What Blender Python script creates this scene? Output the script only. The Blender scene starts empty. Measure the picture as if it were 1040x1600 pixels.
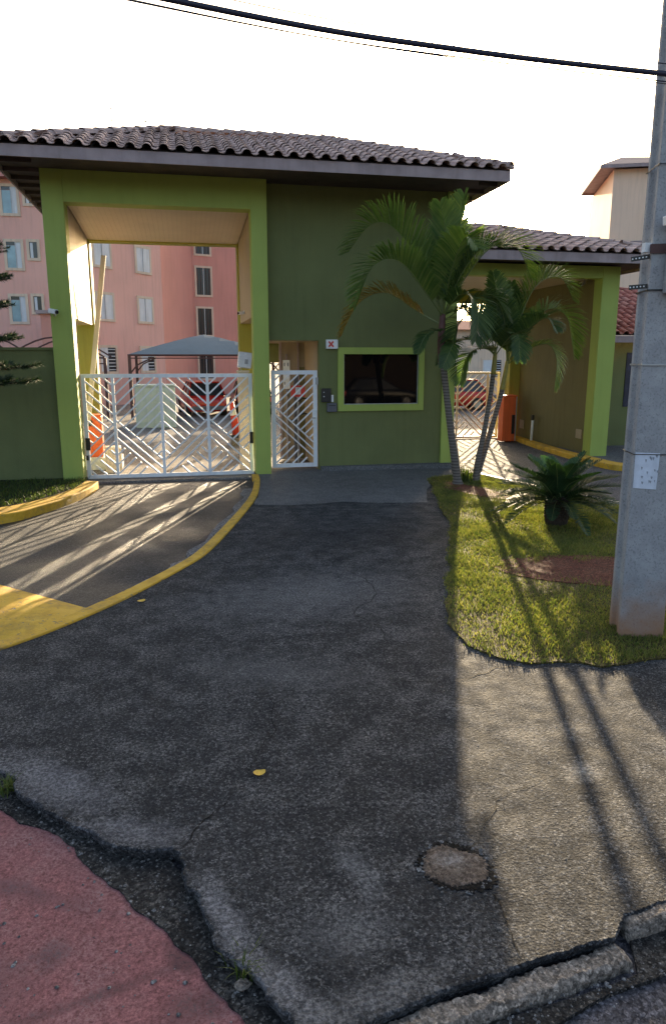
import bpy, math, random
import numpy as np
from mathutils import Matrix, Vector

random.seed(7)
rng = np.random.default_rng(7)
R = math.radians
scene = bpy.context.scene
COL = scene.collection

# ------------------------------------------------------------------ camera
cam_data = bpy.data.cameras.new('camera')
cam = bpy.data.objects.new('camera', cam_data)
COL.objects.link(cam)
cam_data.sensor_fit = 'VERTICAL'
cam_data.sensor_height = 36.0
cam_data.lens = 36.0 * 1117.0 / 1600.0
cam_data.clip_start = 0.05
cam_data.clip_end = 3000.0
cam.location = (0, 0, 2.4)
cam.rotation_euler = (R(90) - math.atan(240 / 1117.0), 0, R(-11.6))
scene.camera = cam

# ------------------------------------------------------------------ sky, sun, exposure
SUN_AZ, SUN_EL = 20.5, 10.6            # azimuth from +Y towards +X
world = bpy.data.worlds.new('World')
scene.world = world
world.use_nodes = True
wn = world.node_tree.nodes
wl = world.node_tree.links
sky = wn.new('ShaderNodeTexSky')
sky.sky_type = 'NISHITA'
sky.sun_disc = False
sky.sun_elevation = R(SUN_EL)
sky.sun_rotation = R(SUN_AZ)
sky.air_density = 0.75
sky.dust_density = 5.0
sky.ozone_density = 0.4
wl.new(sky.outputs[0], wn['Background'].inputs['Color'])
wn['Background'].inputs['Strength'].default_value = 0.125
sun_data = bpy.data.lights.new('sun', 'SUN')
sun_data.energy = 4.3
sun_data.angle = R(0.5)
sun_data.color = (1.0, 0.79, 0.52)
sun = bpy.data.objects.new('sun', sun_data)
COL.objects.link(sun)
sd = Vector((math.sin(R(SUN_AZ)) * math.cos(R(SUN_EL)), math.cos(R(SUN_AZ)) * math.cos(R(SUN_EL)), math.sin(R(SUN_EL))))
sun.rotation_euler = sd.to_track_quat('Z', 'Y').to_euler()
sun.location = (10, 30, 20)
vs = scene.view_settings
vs.view_transform = 'Standard'
vs.look = 'None'
vs.gamma = 1.0
vs.use_curve_mapping = False
vs.exposure = 2.0
scene.cycles.max_bounces = 8

# ------------------------------------------------------------------ materials
def nodes_of(name):
    m = bpy.data.materials.new(name)
    m.use_nodes = True
    nt = m.node_tree
    return m, nt, nt.nodes['Principled BSDF']

def setin(b, k, v):
    if k in b.inputs:
        b.inputs[k].default_value = v

def nd(nt, typ, **kw):
    n = nt.nodes.new(typ)
    for k, v in kw.items():
        if k in n.inputs:
            n.inputs[k].default_value = v
        else:
            setattr(n, k, v)
    return n

def c4(c):
    return (c[0], c[1], c[2], 1.0)

def ramp(nt, src, stops):
    r = nt.nodes.new('ShaderNodeValToRGB')
    e = r.color_ramp.elements
    e[0].position, e[0].color = stops[0][0], c4(stops[0][1])
    e[1].position, e[1].color = stops[-1][0], c4(stops[-1][1])
    for p, c in stops[1:-1]:
        x = e.new(p); x.color = c4(c)
    nt.links.new(src, r.inputs[0])
    return r.outputs[0]

def mixc(nt, fac, a, b, mode='MIX'):
    m = nt.nodes.new('ShaderNodeMix')
    m.data_type = 'RGBA'; m.blend_type = mode
    for sock, v in ((m.inputs[0], fac), (m.inputs[6], a), (m.inputs[7], b)):
        if isinstance(v, bpy.types.NodeSocket):
            nt.links.new(v, sock)
        elif isinstance(v, (int, float)):
            sock.default_value = v
        else:
            sock.default_value = c4(v)
    return m.outputs[2]

def math_n(nt, op, a, b=0.0, clamp=False):
    m = nt.nodes.new('ShaderNodeMath'); m.operation = op; m.use_clamp = clamp
    for s, v in ((m.inputs[0], a), (m.inputs[1], b)):
        if isinstance(v, bpy.types.NodeSocket):
            nt.links.new(v, s)
        else:
            s.default_value = v
    return m.outputs[0]

def pos(nt, scale=None):
    g = nt.nodes.new('ShaderNodeNewGeometry')
    if scale is None:
        return g.outputs['Position']
    mp = nt.nodes.new('ShaderNodeMapping')
    mp.inputs['Scale'].default_value = scale
    nt.links.new(g.outputs['Position'], mp.inputs['Vector'])
    return mp.outputs[0]

def noise(nt, vec, scale, detail=4, rough=0.55):
    n = nd(nt, 'ShaderNodeTexNoise', Scale=scale, Detail=detail, Roughness=rough)
    nt.links.new(vec, n.inputs['Vector'])
    return n.outputs['Fac']

def bump(nt, b, h, dist, strength=1.0):
    n = nt.nodes.new('ShaderNodeBump')
    n.inputs['Distance'].default_value = dist
    n.inputs['Strength'].default_value = strength
    nt.links.new(h, n.inputs['Height'])
    nt.links.new(n.outputs[0], b.inputs['Normal'])

def dark(c, k):
    return tuple(x * k for x in c)

def paint(name, col, rough=0.7, var=0.16, scale=1.2, bdist=0.002, bscale=45, streak=0.25, metal=0.0, spec=0.4):
    """painted or plastered surface: cloudy tone, vertical rain streaks, fine relief"""
    m, nt, b = nodes_of(name)
    p = pos(nt)
    f1 = noise(nt, p, scale, 5)
    f2 = noise(nt, pos(nt, (5.0, 5.0, 0.35)), 1.4, 4)
    c = ramp(nt, f1, [(0.3, dark(col, 1 - var)), (0.7, dark(col, 1 + var * 0.7))])
    s = ramp(nt, f2, [(0.48, (1, 1, 1)), (0.75, (1 - streak, 1 - streak, 1 - streak * 1.05))])
    c = mixc(nt, 1.0, c, s, 'MULTIPLY')
    nt.links.new(c, b.inputs['Base Color'])
    b.inputs['Roughness'].default_value = rough
    b.inputs['Metallic'].default_value = metal
    setin(b, 'Specular IOR Level', spec)
    if bdist:
        bump(nt, b, noise(nt, p, bscale, 3), bdist)
    return m

def plain(name, col, rough=0.6, metal=0.0, spec=0.5, var=0.1, scale=8.0):
    m, nt, b = nodes_of(name)
    f = noise(nt, pos(nt), scale, 3)
    c = ramp(nt, f, [(0.3, dark(col, 1 - var)), (0.7, dark(col, 1 + var))])
    nt.links.new(c, b.inputs['Base Color'])
    b.inputs['Roughness'].default_value = rough
    b.inputs['Metallic'].default_value = metal
    setin(b, 'Specular IOR Level', spec)
    return m

def asphalt(name, base, light, speck=0.5, worn=0.5, bdist=0.006, rough=(0.75, 0.95), marks=None, wet=0.0, grain=1.0, gc=1.0):
    m, nt, b = nodes_of(name)
    p = pos(nt)
    big = noise(nt, p, 0.55, 6, 0.62)
    mid = noise(nt, p, 3.2, 8, 0.72)
    fine = noise(nt, p, 38 * grain, 6, 0.8)
    grit = noise(nt, p, 150 * grain, 3, 0.7)
    c = ramp(nt, big, [(0.28, dark(base, 0.80)), (0.5, base), (0.74, dark(base, 1.35))])
    v1 = nd(nt, 'ShaderNodeTexVoronoi', Scale=62.0 * grain); nt.links.new(p, v1.inputs['Vector'])
    v2 = nd(nt, 'ShaderNodeTexVoronoi', Scale=125.0 * grain); nt.links.new(p, v2.inputs['Vector'])
    g1 = math_n(nt, 'ADD', math_n(nt, 'MULTIPLY', v1.outputs['Color'], 0.55), math_n(nt, 'MULTIPLY', v2.outputs['Color'], 0.45))
    c = mixc(nt, 1.0, c, ramp(nt, g1, [(0.2, (0.42, 0.42, 0.42)), (0.45, (0.85, 0.85, 0.85)), (0.62, (1.25, 1.25, 1.25)), (0.85, (2.5, 2.45, 2.4))]), 'MULTIPLY') if gc == 1.0 else mixc(nt, gc, c, mixc(nt, 1.0, c, ramp(nt, g1, [(0.2, (0.42, 0.42, 0.42)), (0.45, (0.85, 0.85, 0.85)), (0.62, (1.25, 1.25, 1.25)), (0.85, (2.5, 2.45, 2.4))]), 'MULTIPLY'))
    c = mixc(nt, 1.0, c, ramp(nt, fine, [(0.38, (0.55, 0.55, 0.55)), (0.5, (1, 1, 1)), (0.64, (1.5, 1.5, 1.5))]), 'MULTIPLY')
    gate = ramp(nt, fine, [(0.46, (0, 0, 0)), (0.62, (1, 1, 1))])
    # worn grey where the binder has gone, and single light stones
    wm = math_n(nt, 'MULTIPLY', ramp(nt, mid, [(0.46, (0, 0, 0)), (0.62, (1, 1, 1))]), worn)
    sm = math_n(nt, 'MULTIPLY', math_n(nt, 'MULTIPLY', ramp(nt, g1, [(0.66, (0, 0, 0)), (0.76, (1, 1, 1))]), ramp(nt, mid, [(0.35, (0.25, 0.25, 0.25)), (0.6, (1, 1, 1))])), speck)
    if marks:
        sub = math_n(nt, 'MULTIPLY', math_n(nt, 'SUBTRACT', noise(nt, p, 9, 7, 0.75), 0.5), 2.2)
    c = mixc(nt, math_n(nt, 'MULTIPLY', wm, gate), c, light)
    c = mixc(nt, sm, c, dark(light, 1.1))
    for mk in (marks or []):
        cx, cy, rx, ry, rot, colr, amt = mk
        mp = nt.nodes.new('ShaderNodeMapping'); mp.vector_type = 'TEXTURE'
        mp.inputs['Location'].default_value = (cx, cy, 0)
        mp.inputs['Rotation'].default_value = (0, 0, rot)
        mp.inputs['Scale'].default_value = (rx, ry, 1000)
        nt.links.new(p, mp.inputs['Vector'])
        ln = nt.nodes.new('ShaderNodeVectorMath'); ln.operation = 'LENGTH'
        nt.links.new(mp.outputs[0], ln.inputs[0])
        d = math_n(nt, 'ADD', ln.outputs['Value'], sub)
        k = ramp(nt, d, [(0.2, (1, 1, 1)), (1.2, (0, 0, 0))])
        k = math_n(nt, 'MULTIPLY', math_n(nt, 'MULTIPLY', k, amt), math_n(nt, 'ADD', math_n(nt, 'MULTIPLY', gate, 0.75), 0.25))
        c = mixc(nt, k, c, colr)
    nt.links.new(c, b.inputs['Base Color'])
    r = nt.nodes.new('ShaderNodeMapRange')
    r.inputs['To Min'].default_value, r.inputs['To Max'].default_value = rough
    r.inputs['From Min'].default_value, r.inputs['From Max'].default_value = 0.35, 0.65
    nt.links.new(noise(nt, p, 0.8 if wet else 6, 5), r.inputs['Value'])
    nt.links.new(r.outputs[0], b.inputs['Roughness'])
    setin(b, 'Specular IOR Level', 0.45 if wet else 0.14)
    h = math_n(nt, 'ADD', math_n(nt, 'MULTIPLY', math_n(nt, 'SUBTRACT', g1, v1.outputs['Distance']), 0.55), math_n(nt, 'ADD', fine, math_n(nt, 'MULTIPLY', mid, 0.6)))
    bump(nt, b, h, bdist)
    return m

def leafy(name, col, col2, trans=0.35, rough=0.45, objrand=False):
    m, nt, b = nodes_of(name)
    g = nt.nodes.new('ShaderNodeNewGeometry')
    c = ramp(nt, g.outputs['Random Per Island'], [(0.0, col), (1.0, col2)])
    c = mixc(nt, 1.0, c, ramp(nt, noise(nt, g.outputs['Position'], 2.2, 3), [(0.3, (0.7, 0.75, 0.7)), (0.7, (1.25, 1.2, 1.0))]), 'MULTIPLY')
    nt.links.new(c, b.inputs['Base Color'])
    b.inputs['Roughness'].default_value = rough
    setin(b, 'Specular IOR Level', 0.4)
    t = nt.nodes.new('ShaderNodeBsdfTranslucent')
    nt.links.new(mixc(nt, 1.0, c, (1.5, 1.6, 0.8), 'MULTIPLY'), t.inputs['Color'])
    ms = nt.nodes.new('ShaderNodeMixShader'); ms.inputs[0].default_value = trans
    nt.links.new(b.outputs[0], ms.inputs[1]); nt.links.new(t.outputs[0], ms.inputs[2])
    nt.links.new(ms.outputs[0], nt.nodes['Material Output'].inputs['Surface'])
    return m

def tile_mat(name, a, bcol, lichen):
    m, nt, b = nodes_of(name)
    oi = nt.nodes.new('ShaderNodeObjectInfo')
    c = ramp(nt, oi.outputs['Random'], [(0.0, dark(a, 0.75)), (0.5, a), (1.0, bcol)])
    p = pos(nt)
    c = mixc(nt, ramp(nt, noise(nt, p, 7, 6, 0.7), [(0.45, (0, 0, 0)), (0.72, (0.8, 0.8, 0.8))]), c, lichen)
    nt.links.new(c, b.inputs['Base Color'])
    b.inputs['Roughness'].default_value = 0.85
    setin(b, 'Specular IOR Level', 0.3)
    bump(nt, b, noise(nt, p, 70, 4), 0.003)
    return m

def planked(name, col, axis, pitch, rough=0.45):
    """thin PVC ceiling boards, each about 10 cm: groove relief only"""
    m, nt, b = nodes_of(name)
    p = pos(nt)
    w = nt.nodes.new('ShaderNodeTexWave')
    w.wave_type = 'BANDS'; w.bands_direction = axis; w.wave_profile = 'SAW'
    w.inputs['Scale'].default_value = 1.0 / pitch / 3.1831 * 0.5 * 2
    nt.links.new(p, w.inputs['Vector'])
    g = ramp(nt, w.outputs['Fac'], [(0.0, (0, 0, 0)), (0.08, (1, 1, 1)), (1.0, (1, 1, 1))])
    c = mixc(nt, g, dark(col, 0.6), ramp(nt, noise(nt, p, 1.5, 4), [(0.3, dark(col, 0.88)), (0.7, col)]))
    nt.links.new(c, b.inputs['Base Color'])
    b.inputs['Roughness'].default_value = rough
    bump(nt, b, g, 0.004)
    return m

MT = {}
MT['lime'] = paint('lime_green_paint', (0.33, 0.41, 0.090), 0.65, 0.08, 1.0, streak=0.08)
MT['green'] = paint('dark_green_paint', (0.150, 0.168, 0.062), 0.8, 0.17, 0.8, 0.005, 40, 0.10)
MT['olive'] = paint('olive_warm_lit_green', (0.170, 0.148, 0.062), 0.75, 0.12, 0.9, 0.003, 60, 0.15)  # portal wall is dark green; warm ambient light put into this colour
MT['ochre'] = paint('olive_ochre_paint', (0.30, 0.29, 0.05), 0.7, 0.1)
MT['beige'] = paint('beige_plaster', (0.36, 0.29, 0.20), 0.75, 0.10, 1.2, streak=0.10)
MT['cream'] = paint('cream_paint', (0.52, 0.44, 0.33), 0.6, 0.10, 2.0, streak=0.15)
MT['towerbeige'] = paint('warm_beige_render', (0.78, 0.58, 0.44), 0.8, 0.06, 0.4, 0.004, 25, 0.10)
MT['pvc'] = planked('pvc_ceiling', (0.52, 0.43, 0.31), 'X', 0.10)
MT['pink'] = paint('pink_render', (0.78, 0.44, 0.365), 0.85, 0.07, 0.4, 0.004, 25, 0.12)
MT['pinkshade'] = paint('shaded_pink_render', (0.62, 0.29, 0.235), 0.85, 0.07, 0.4, 0.004, 25, 0.10)  # shade of the recessed strip and far wing put into the pink
MT['trim'] = paint('cream_window_trim', (0.70, 0.55, 0.42), 0.7, 0.08)
MT['shutter'] = paint('white_shutter', (0.66, 0.68, 0.70), 0.5, 0.08, 2.0)
MT['blueglass'] = plain('pale_blue_glass', (0.22, 0.36, 0.42), 0.12, 0, 0.8, 0.25, 1.5)
MT['darkglass'] = plain('dark_glass', (0.030, 0.032, 0.036), 0.08, 0, 0.6)
MT['blackglass'] = plain('black_room_pane', (0.003, 0.003, 0.004), 0.03, 0, 0.35)  # darkness of the unlit room behind put into the pane colour
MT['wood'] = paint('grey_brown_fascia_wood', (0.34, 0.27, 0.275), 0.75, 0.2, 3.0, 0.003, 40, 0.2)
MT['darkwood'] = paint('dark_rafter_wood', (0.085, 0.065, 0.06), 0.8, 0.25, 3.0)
MT['tile'] = tile_mat('weathered_clay_tile', (0.50, 0.355, 0.315), (0.62, 0.46, 0.41), (0.25, 0.205, 0.185))
MT['redtile'] = tile_mat('red_clay_tile', (0.38, 0.13, 0.10), (0.46, 0.22, 0.17), (0.22, 0.10, 0.09))
MT['deck'] = plain('roof_deck', (0.08, 0.055, 0.048), 0.9)
MT['white'] = paint('white_gate_enamel', (0.80, 0.81, 0.83), 0.45, 0.08, 3.0, 0.001, 60, 0.14)
MT['creamsteel'] = paint('cream_gate_enamel', (0.70, 0.62, 0.50), 0.5, 0.1, 3.0)
MT['orange'] = paint('orange_barrier_enamel', (0.72, 0.13, 0.035), 0.45, 0.10, 2.0)
MT['redcone'] = paint('red_orange_plastic', (0.70, 0.075, 0.04), 0.5, 0.1, 6)
MT['yellow'] = paint('yellow_kerb_paint', (0.62, 0.36, 0.022), 0.7, 0.22, 5.0, 0.004, 35, 0.0)
def worn_yellow():
    m, nt, b = nodes_of('worn_yellow_kerb_paint')
    p = pos(nt)
    c = ramp(nt, noise(nt, p, 4.0, 6, 0.7), [(0.3, (0.44, 0.25, 0.016)), (0.5, (0.60, 0.35, 0.022)), (0.7, (0.68, 0.42, 0.05))])
    dirt = ramp(nt, noise(nt, p, 2.2, 7, 0.75), [(0.50, (0, 0, 0)), (0.72, (0.65, 0.65, 0.65))])
    c = mixc(nt, dirt, c, (0.16, 0.11, 0.045))
    chip = ramp(nt, noise(nt, p, 17, 7, 0.75), [(0.59, (0, 0, 0)), (0.63, (1, 1, 1))])
    c = mixc(nt, chip, c, (0.15, 0.14, 0.125))
    nt.links.new(c, b.inputs['Base Color']); b.inputs['Roughness'].default_value = 0.75
    bump(nt, b, math_n(nt, 'ADD', noise(nt, p, 40, 5), math_n(nt, 'MULTIPLY', chip, -0.6)), 0.005)
    return m
MT['yellow'] = worn_yellow()
MT['black'] = plain('black_plastic', (0.012, 0.012, 0.013), 0.4)
MT['grey'] = plain('grey_plastic', (0.10, 0.10, 0.115), 0.5)
MT['steel'] = plain('galvanised_steel', (0.38, 0.39, 0.40), 0.45, 0.6)
MT['rust'] = plain('brown_painted_steel', (0.085, 0.040, 0.035), 0.7)
MT['tent'] = paint('grey_shade_fabric', (0.155, 0.195, 0.215), 0.85, 0.08, 0.8, 0.004, 90, 0.05)
MT['palegreen'] = paint('pale_green_enamel', (0.52, 0.60, 0.52), 0.6, 0.08)
MT['signwhite'] = plain('white_sign_plastic', (0.75, 0.75, 0.75), 0.4)
MT['signred'] = plain('red_sign_print', (0.60, 0.06, 0.05), 0.5)
MT['paper'] = paint('weathered_paper', (0.62, 0.66, 0.74), 0.8, 0.12, 14, 0.001, 80, 0.1)
MT['ink'] = plain('faded_ink', (0.28, 0.30, 0.34), 0.8)
MT['posterblue'] = plain('dark_blue_poster', (0.02, 0.024, 0.05), 0.4, var=0.5, scale=6)
MT['wire'] = plain('black_blue_cable', (0.010, 0.012, 0.035), 0.5)
MT['lens'] = plain('camera_lens', (0.01, 0.01, 0.012), 0.1)
MT['carred'] = plain('red_car_paint', (0.42, 0.022, 0.015), 0.25, 0.1, 0.6, 0.02)
MT['carblack'] = plain('black_car_paint', (0.012, 0.013, 0.016), 0.2, 0.0, 0.6, 0.02)
MT['tyre'] = plain('tyre_rubber', (0.02, 0.02, 0.02), 0.85)
MT['lightlens'] = plain('lamp_lens', (0.55, 0.5, 0.45), 0.15, 0.3)
MT['leafyellow'] = plain('yellow_dry_leaf', (0.62, 0.40, 0.05), 0.7, var=0.25, scale=40)

MT['apron'] = asphalt('worn_asphalt', (0.038, 0.040, 0.043), (0.25, 0.25, 0.25), 0.7, 0.7, 0.015, gc=0.8, grain=1.2,
                      marks=[(2.22, 3.45, 0.16, 0.11, 0.3, (0.46, 0.44, 0.40), 0.9), (0.72, 2.92, 0.09, 0.26, 0.3, (0.30, 0.31, 0.32), 0.8),
                             (1.2, 7.0, 1.5, 0.9, 0.2, (0.24, 0.24, 0.245), 0.8), (0.6, 5.2, 1.1, 0.4, -0.4, (0.19, 0.19, 0.19), 0.6), (0.6, 2.55, 0.30, 0.2, 0, (0.24, 0.245, 0.25), 0.75),
                             (-0.85, 3.98, 0.62, 0.24, -0.75, (0.30, 0.30, 0.32), 0.95), (-0.35, 3.42, 0.34, 0.13, -0.45, (0.28, 0.28, 0.30), 0.9),
                             (0.08, 2.72, 0.42, 0.085, -1.25, (0.34, 0.34, 0.36), 0.95), (0.28, 2.32, 0.30, 0.11, -0.95, (0.34, 0.34, 0.35), 0.95),
                             (0.62, 2.22, 0.4, 0.10, 0.2, (0.26, 0.26, 0.26), 0.85), (2.2, 9.4, 2.0, 1.2, 0, (0.015, 0.015, 0.017), 0.7),
                             (3.2, 10.9, 0.5, 0.4, 0, (0.16, 0.16, 0.16), 0.7), (3.4, 8.4, 0.25, 1.6, 0.35, (0.13, 0.12, 0.10), 0.5)])
MT['drive'] = asphalt('driveway_asphalt', (0.022, 0.024, 0.028), (0.12, 0.12, 0.125), 0.6, 0.4, 0.012, (0.38, 0.85), wet=1.0,
                      marks=[(-0.75, 9.9, 0.9, 0.2, -0.95, (0.17, 0.16, 0.15), 0.9), (0.0, 10.6, 0.25, 0.2, 0, (0.17, 0.16, 0.15), 0.7),
                             (-1.3, 11.6, 0.6, 0.7, 0, (0.11, 0.095, 0.08), 0.5)])
MT['drive2'] = asphalt('entrance_asphalt', (0.085, 0.085, 0.092), (0.22, 0.21, 0.21), 0.3, 0.3, 0.004)
MT['street'] = asphalt('street_asphalt', (0.075, 0.072, 0.080), (0.19, 0.18, 0.18), 0.35, 0.3, 0.005)
MT['redlane'] = asphalt('red_painted_asphalt', (0.235, 0.100, 0.098), (0.24, 0.18, 0.175), 0.15, 0.6, 0.0015, gc=0.22, grain=1.7,
                        marks=[(-0.65, 2.75, 0.12, 0.10, 0, (0.06, 0.05, 0.055), 0.9), (-0.02, 2.38, 0.20, 0.12, 0.4, (0.05, 0.042, 0.042), 0.95),
                               (-0.9, 3.2, 0.6, 0.07, -0.5, (0.08, 0.06, 0.065), 0.8), (-0.45, 2.5, 0.45, 0.04, 0.25, (0.05, 0.04, 0.04), 0.8),
                               (-0.12, 2.62, 0.16, 0.05, -0.9, (0.04, 0.035, 0.035), 0.9), (-0.9, 2.6, 0.3, 0.25, 0, (0.13, 0.09, 0.09), 0.7)])
MT['dirt'] = asphalt('gutter_dirt', (0.036, 0.035, 0.034), (0.19, 0.18, 0.165), 0.9, 0.75, 0.02)
MT['concrete'] = asphalt('grey_concrete', (0.125, 0.125, 0.125), (0.26, 0.255, 0.25), 0.2, 0.6, 0.003, gc=0.35)
MT['kerbstone'] = asphalt('old_kerb_concrete', (0.20, 0.17, 0.14), (0.36, 0.32, 0.27), 0.3, 0.6, 0.006)
MT['patch'] = asphalt('cement_patch', (0.145, 0.110, 0.085), (0.34, 0.31, 0.27), 0.2, 0.7, 0.016, gc=0.6,
                      marks=[(1.17, 2.87, 0.10, 0.07, 0.2, (0.44, 0.43, 0.42), 0.9), (1.12, 2.76, 0.08, 0.04, 0.3, (0.08, 0.065, 0.055), 0.8)])
MT['crackdark'] = asphalt('dark_crack_dirt', (0.010, 0.0095, 0.009), (0.06, 0.055, 0.05), 0.3, 0.3, 0.02)
MT['crumb'] = asphalt('crumbled_concrete', (0.20, 0.195, 0.19), (0.38, 0.365, 0.35), 0.4, 0.7, 0.012)
MT['yard'] = asphalt('yard_paving', (0.17, 0.155, 0.145), (0.28, 0.26, 0.23), 0.2, 0.4, 0.004)
MT['soil'] = asphalt('red_soil', (0.115, 0.042, 0.028), (0.22, 0.11, 0.075), 0.25, 0.5, 0.015)
MT['lawnsoil'] = asphalt('lawn_earth', (0.075, 0.062, 0.022), (0.15, 0.12, 0.05), 0.3, 0.5, 0.015)
MT['bed'] = asphalt('dark_bed_earth', (0.028, 0.026, 0.017), (0.08, 0.07, 0.045), 0.4, 0.4, 0.02)
MT['earth'] = asphalt('far_ground', (0.10, 0.085, 0.06), (0.16, 0.15, 0.10), 0.2, 0.4, 0.01)

# pole concrete: grey with a rusty earth stain round the foot
def pole_mat():
    m, nt, b = nodes_of('pole_concrete')
    p = pos(nt)
    base = ramp(nt, noise(nt, p, 5, 8, 0.7), [(0.3, (0.27, 0.27, 0.278)), (0.6, (0.37, 0.37, 0.375)), (0.8, (0.45, 0.45, 0.44))])
    pits = ramp(nt, noise(nt, p, 60, 3), [(0.34, (0.72, 0.72, 0.72)), (0.46, (1, 1, 1))])
    c = mixc(nt, 1.0, base, pits, 'MULTIPLY')
    sx = nt.nodes.new('ShaderNodeSeparateXYZ'); nt.links.new(p, sx.inputs[0])
    h = math_n(nt, 'ADD', sx.outputs['Z'], math_n(nt, 'MULTIPLY', math_n(nt, 'SUBTRACT', noise(nt, p, 4, 6), 0.5), 0.7))
    c = mixc(nt, ramp(nt, h, [(0.08, (0.9, 0.9, 0.9)), (0.50, (0, 0, 0))]), c, (0.34, 0.175, 0.09))
    nt.links.new(c, b.inputs['Base Color'])
    b.inputs['Roughness'].default_value = 0.9
    bump(nt, b, noise(nt, p, 50, 5), 0.004)
    return m
MT['pole'] = pole_mat()

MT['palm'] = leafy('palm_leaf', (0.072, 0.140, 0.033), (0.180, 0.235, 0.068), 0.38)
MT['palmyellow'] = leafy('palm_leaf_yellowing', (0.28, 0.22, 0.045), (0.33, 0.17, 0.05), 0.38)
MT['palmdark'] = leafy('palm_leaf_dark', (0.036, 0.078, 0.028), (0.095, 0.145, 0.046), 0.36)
MT['rachis'] = plain('palm_rachis', (0.12, 0.15, 0.04), 0.5)
MT['shaft'] = paint('reddish_crownshaft', (0.13, 0.055, 0.050), 0.6, 0.25, 6)
MT['sheath'] = paint('yellow_green_sheath', (0.30, 0.26, 0.06), 0.5, 0.2, 6)
def trunk_mat():
    m, nt, b = nodes_of('ringed_palm_trunk')
    p = pos(nt)
    w = nt.nodes.new('ShaderNodeTexWave'); w.bands_direction = 'Z'
    w.inputs['Scale'].default_value = 5.5; w.inputs['Distortion'].default_value = 1.2
    nt.links.new(p, w.inputs['Vector'])
    c = ramp(nt, w.outputs['Fac'], [(0.05, (0.07, 0.056, 0.046)), (0.4, (0.12, 0.10, 0.085)), (0.95, (0.165, 0.145, 0.125))])
    nt.links.new(c, b.inputs['Base Color']); b.inputs['Roughness'].default_value = 0.85
    bump(nt, b, w.outputs['Fac'], 0.0015)
    return m
MT['trunk'] = trunk_mat()
MT['bark'] = paint('dark_bark', (0.05, 0.036, 0.026), 0.9, 0.3, 12, 0.01, 40, 0.0)
MT['cycad'] = leafy('cycad_leaf', (0.018, 0.045, 0.018), (0.036, 0.080, 0.028), 0.10, 0.62)
MT['cycadnew'] = leafy('cycad_new_leaf', (0.05, 0.12, 0.025), (0.08, 0.16, 0.03), 0.2, 0.4)
MT['needle'] = leafy('conifer_needles', (0.016, 0.034, 0.016), (0.035, 0.065, 0.022), 0.15, 0.5)
MT['grass'] = leafy('grass_blades', (0.080, 0.125, 0.030), (0.235, 0.215, 0.075), 0.42, 0.75)
MT['weeds'] = leafy('weed_blades', (0.045, 0.085, 0.018), (0.10, 0.12, 0.03), 0.35, 0.6)

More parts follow.
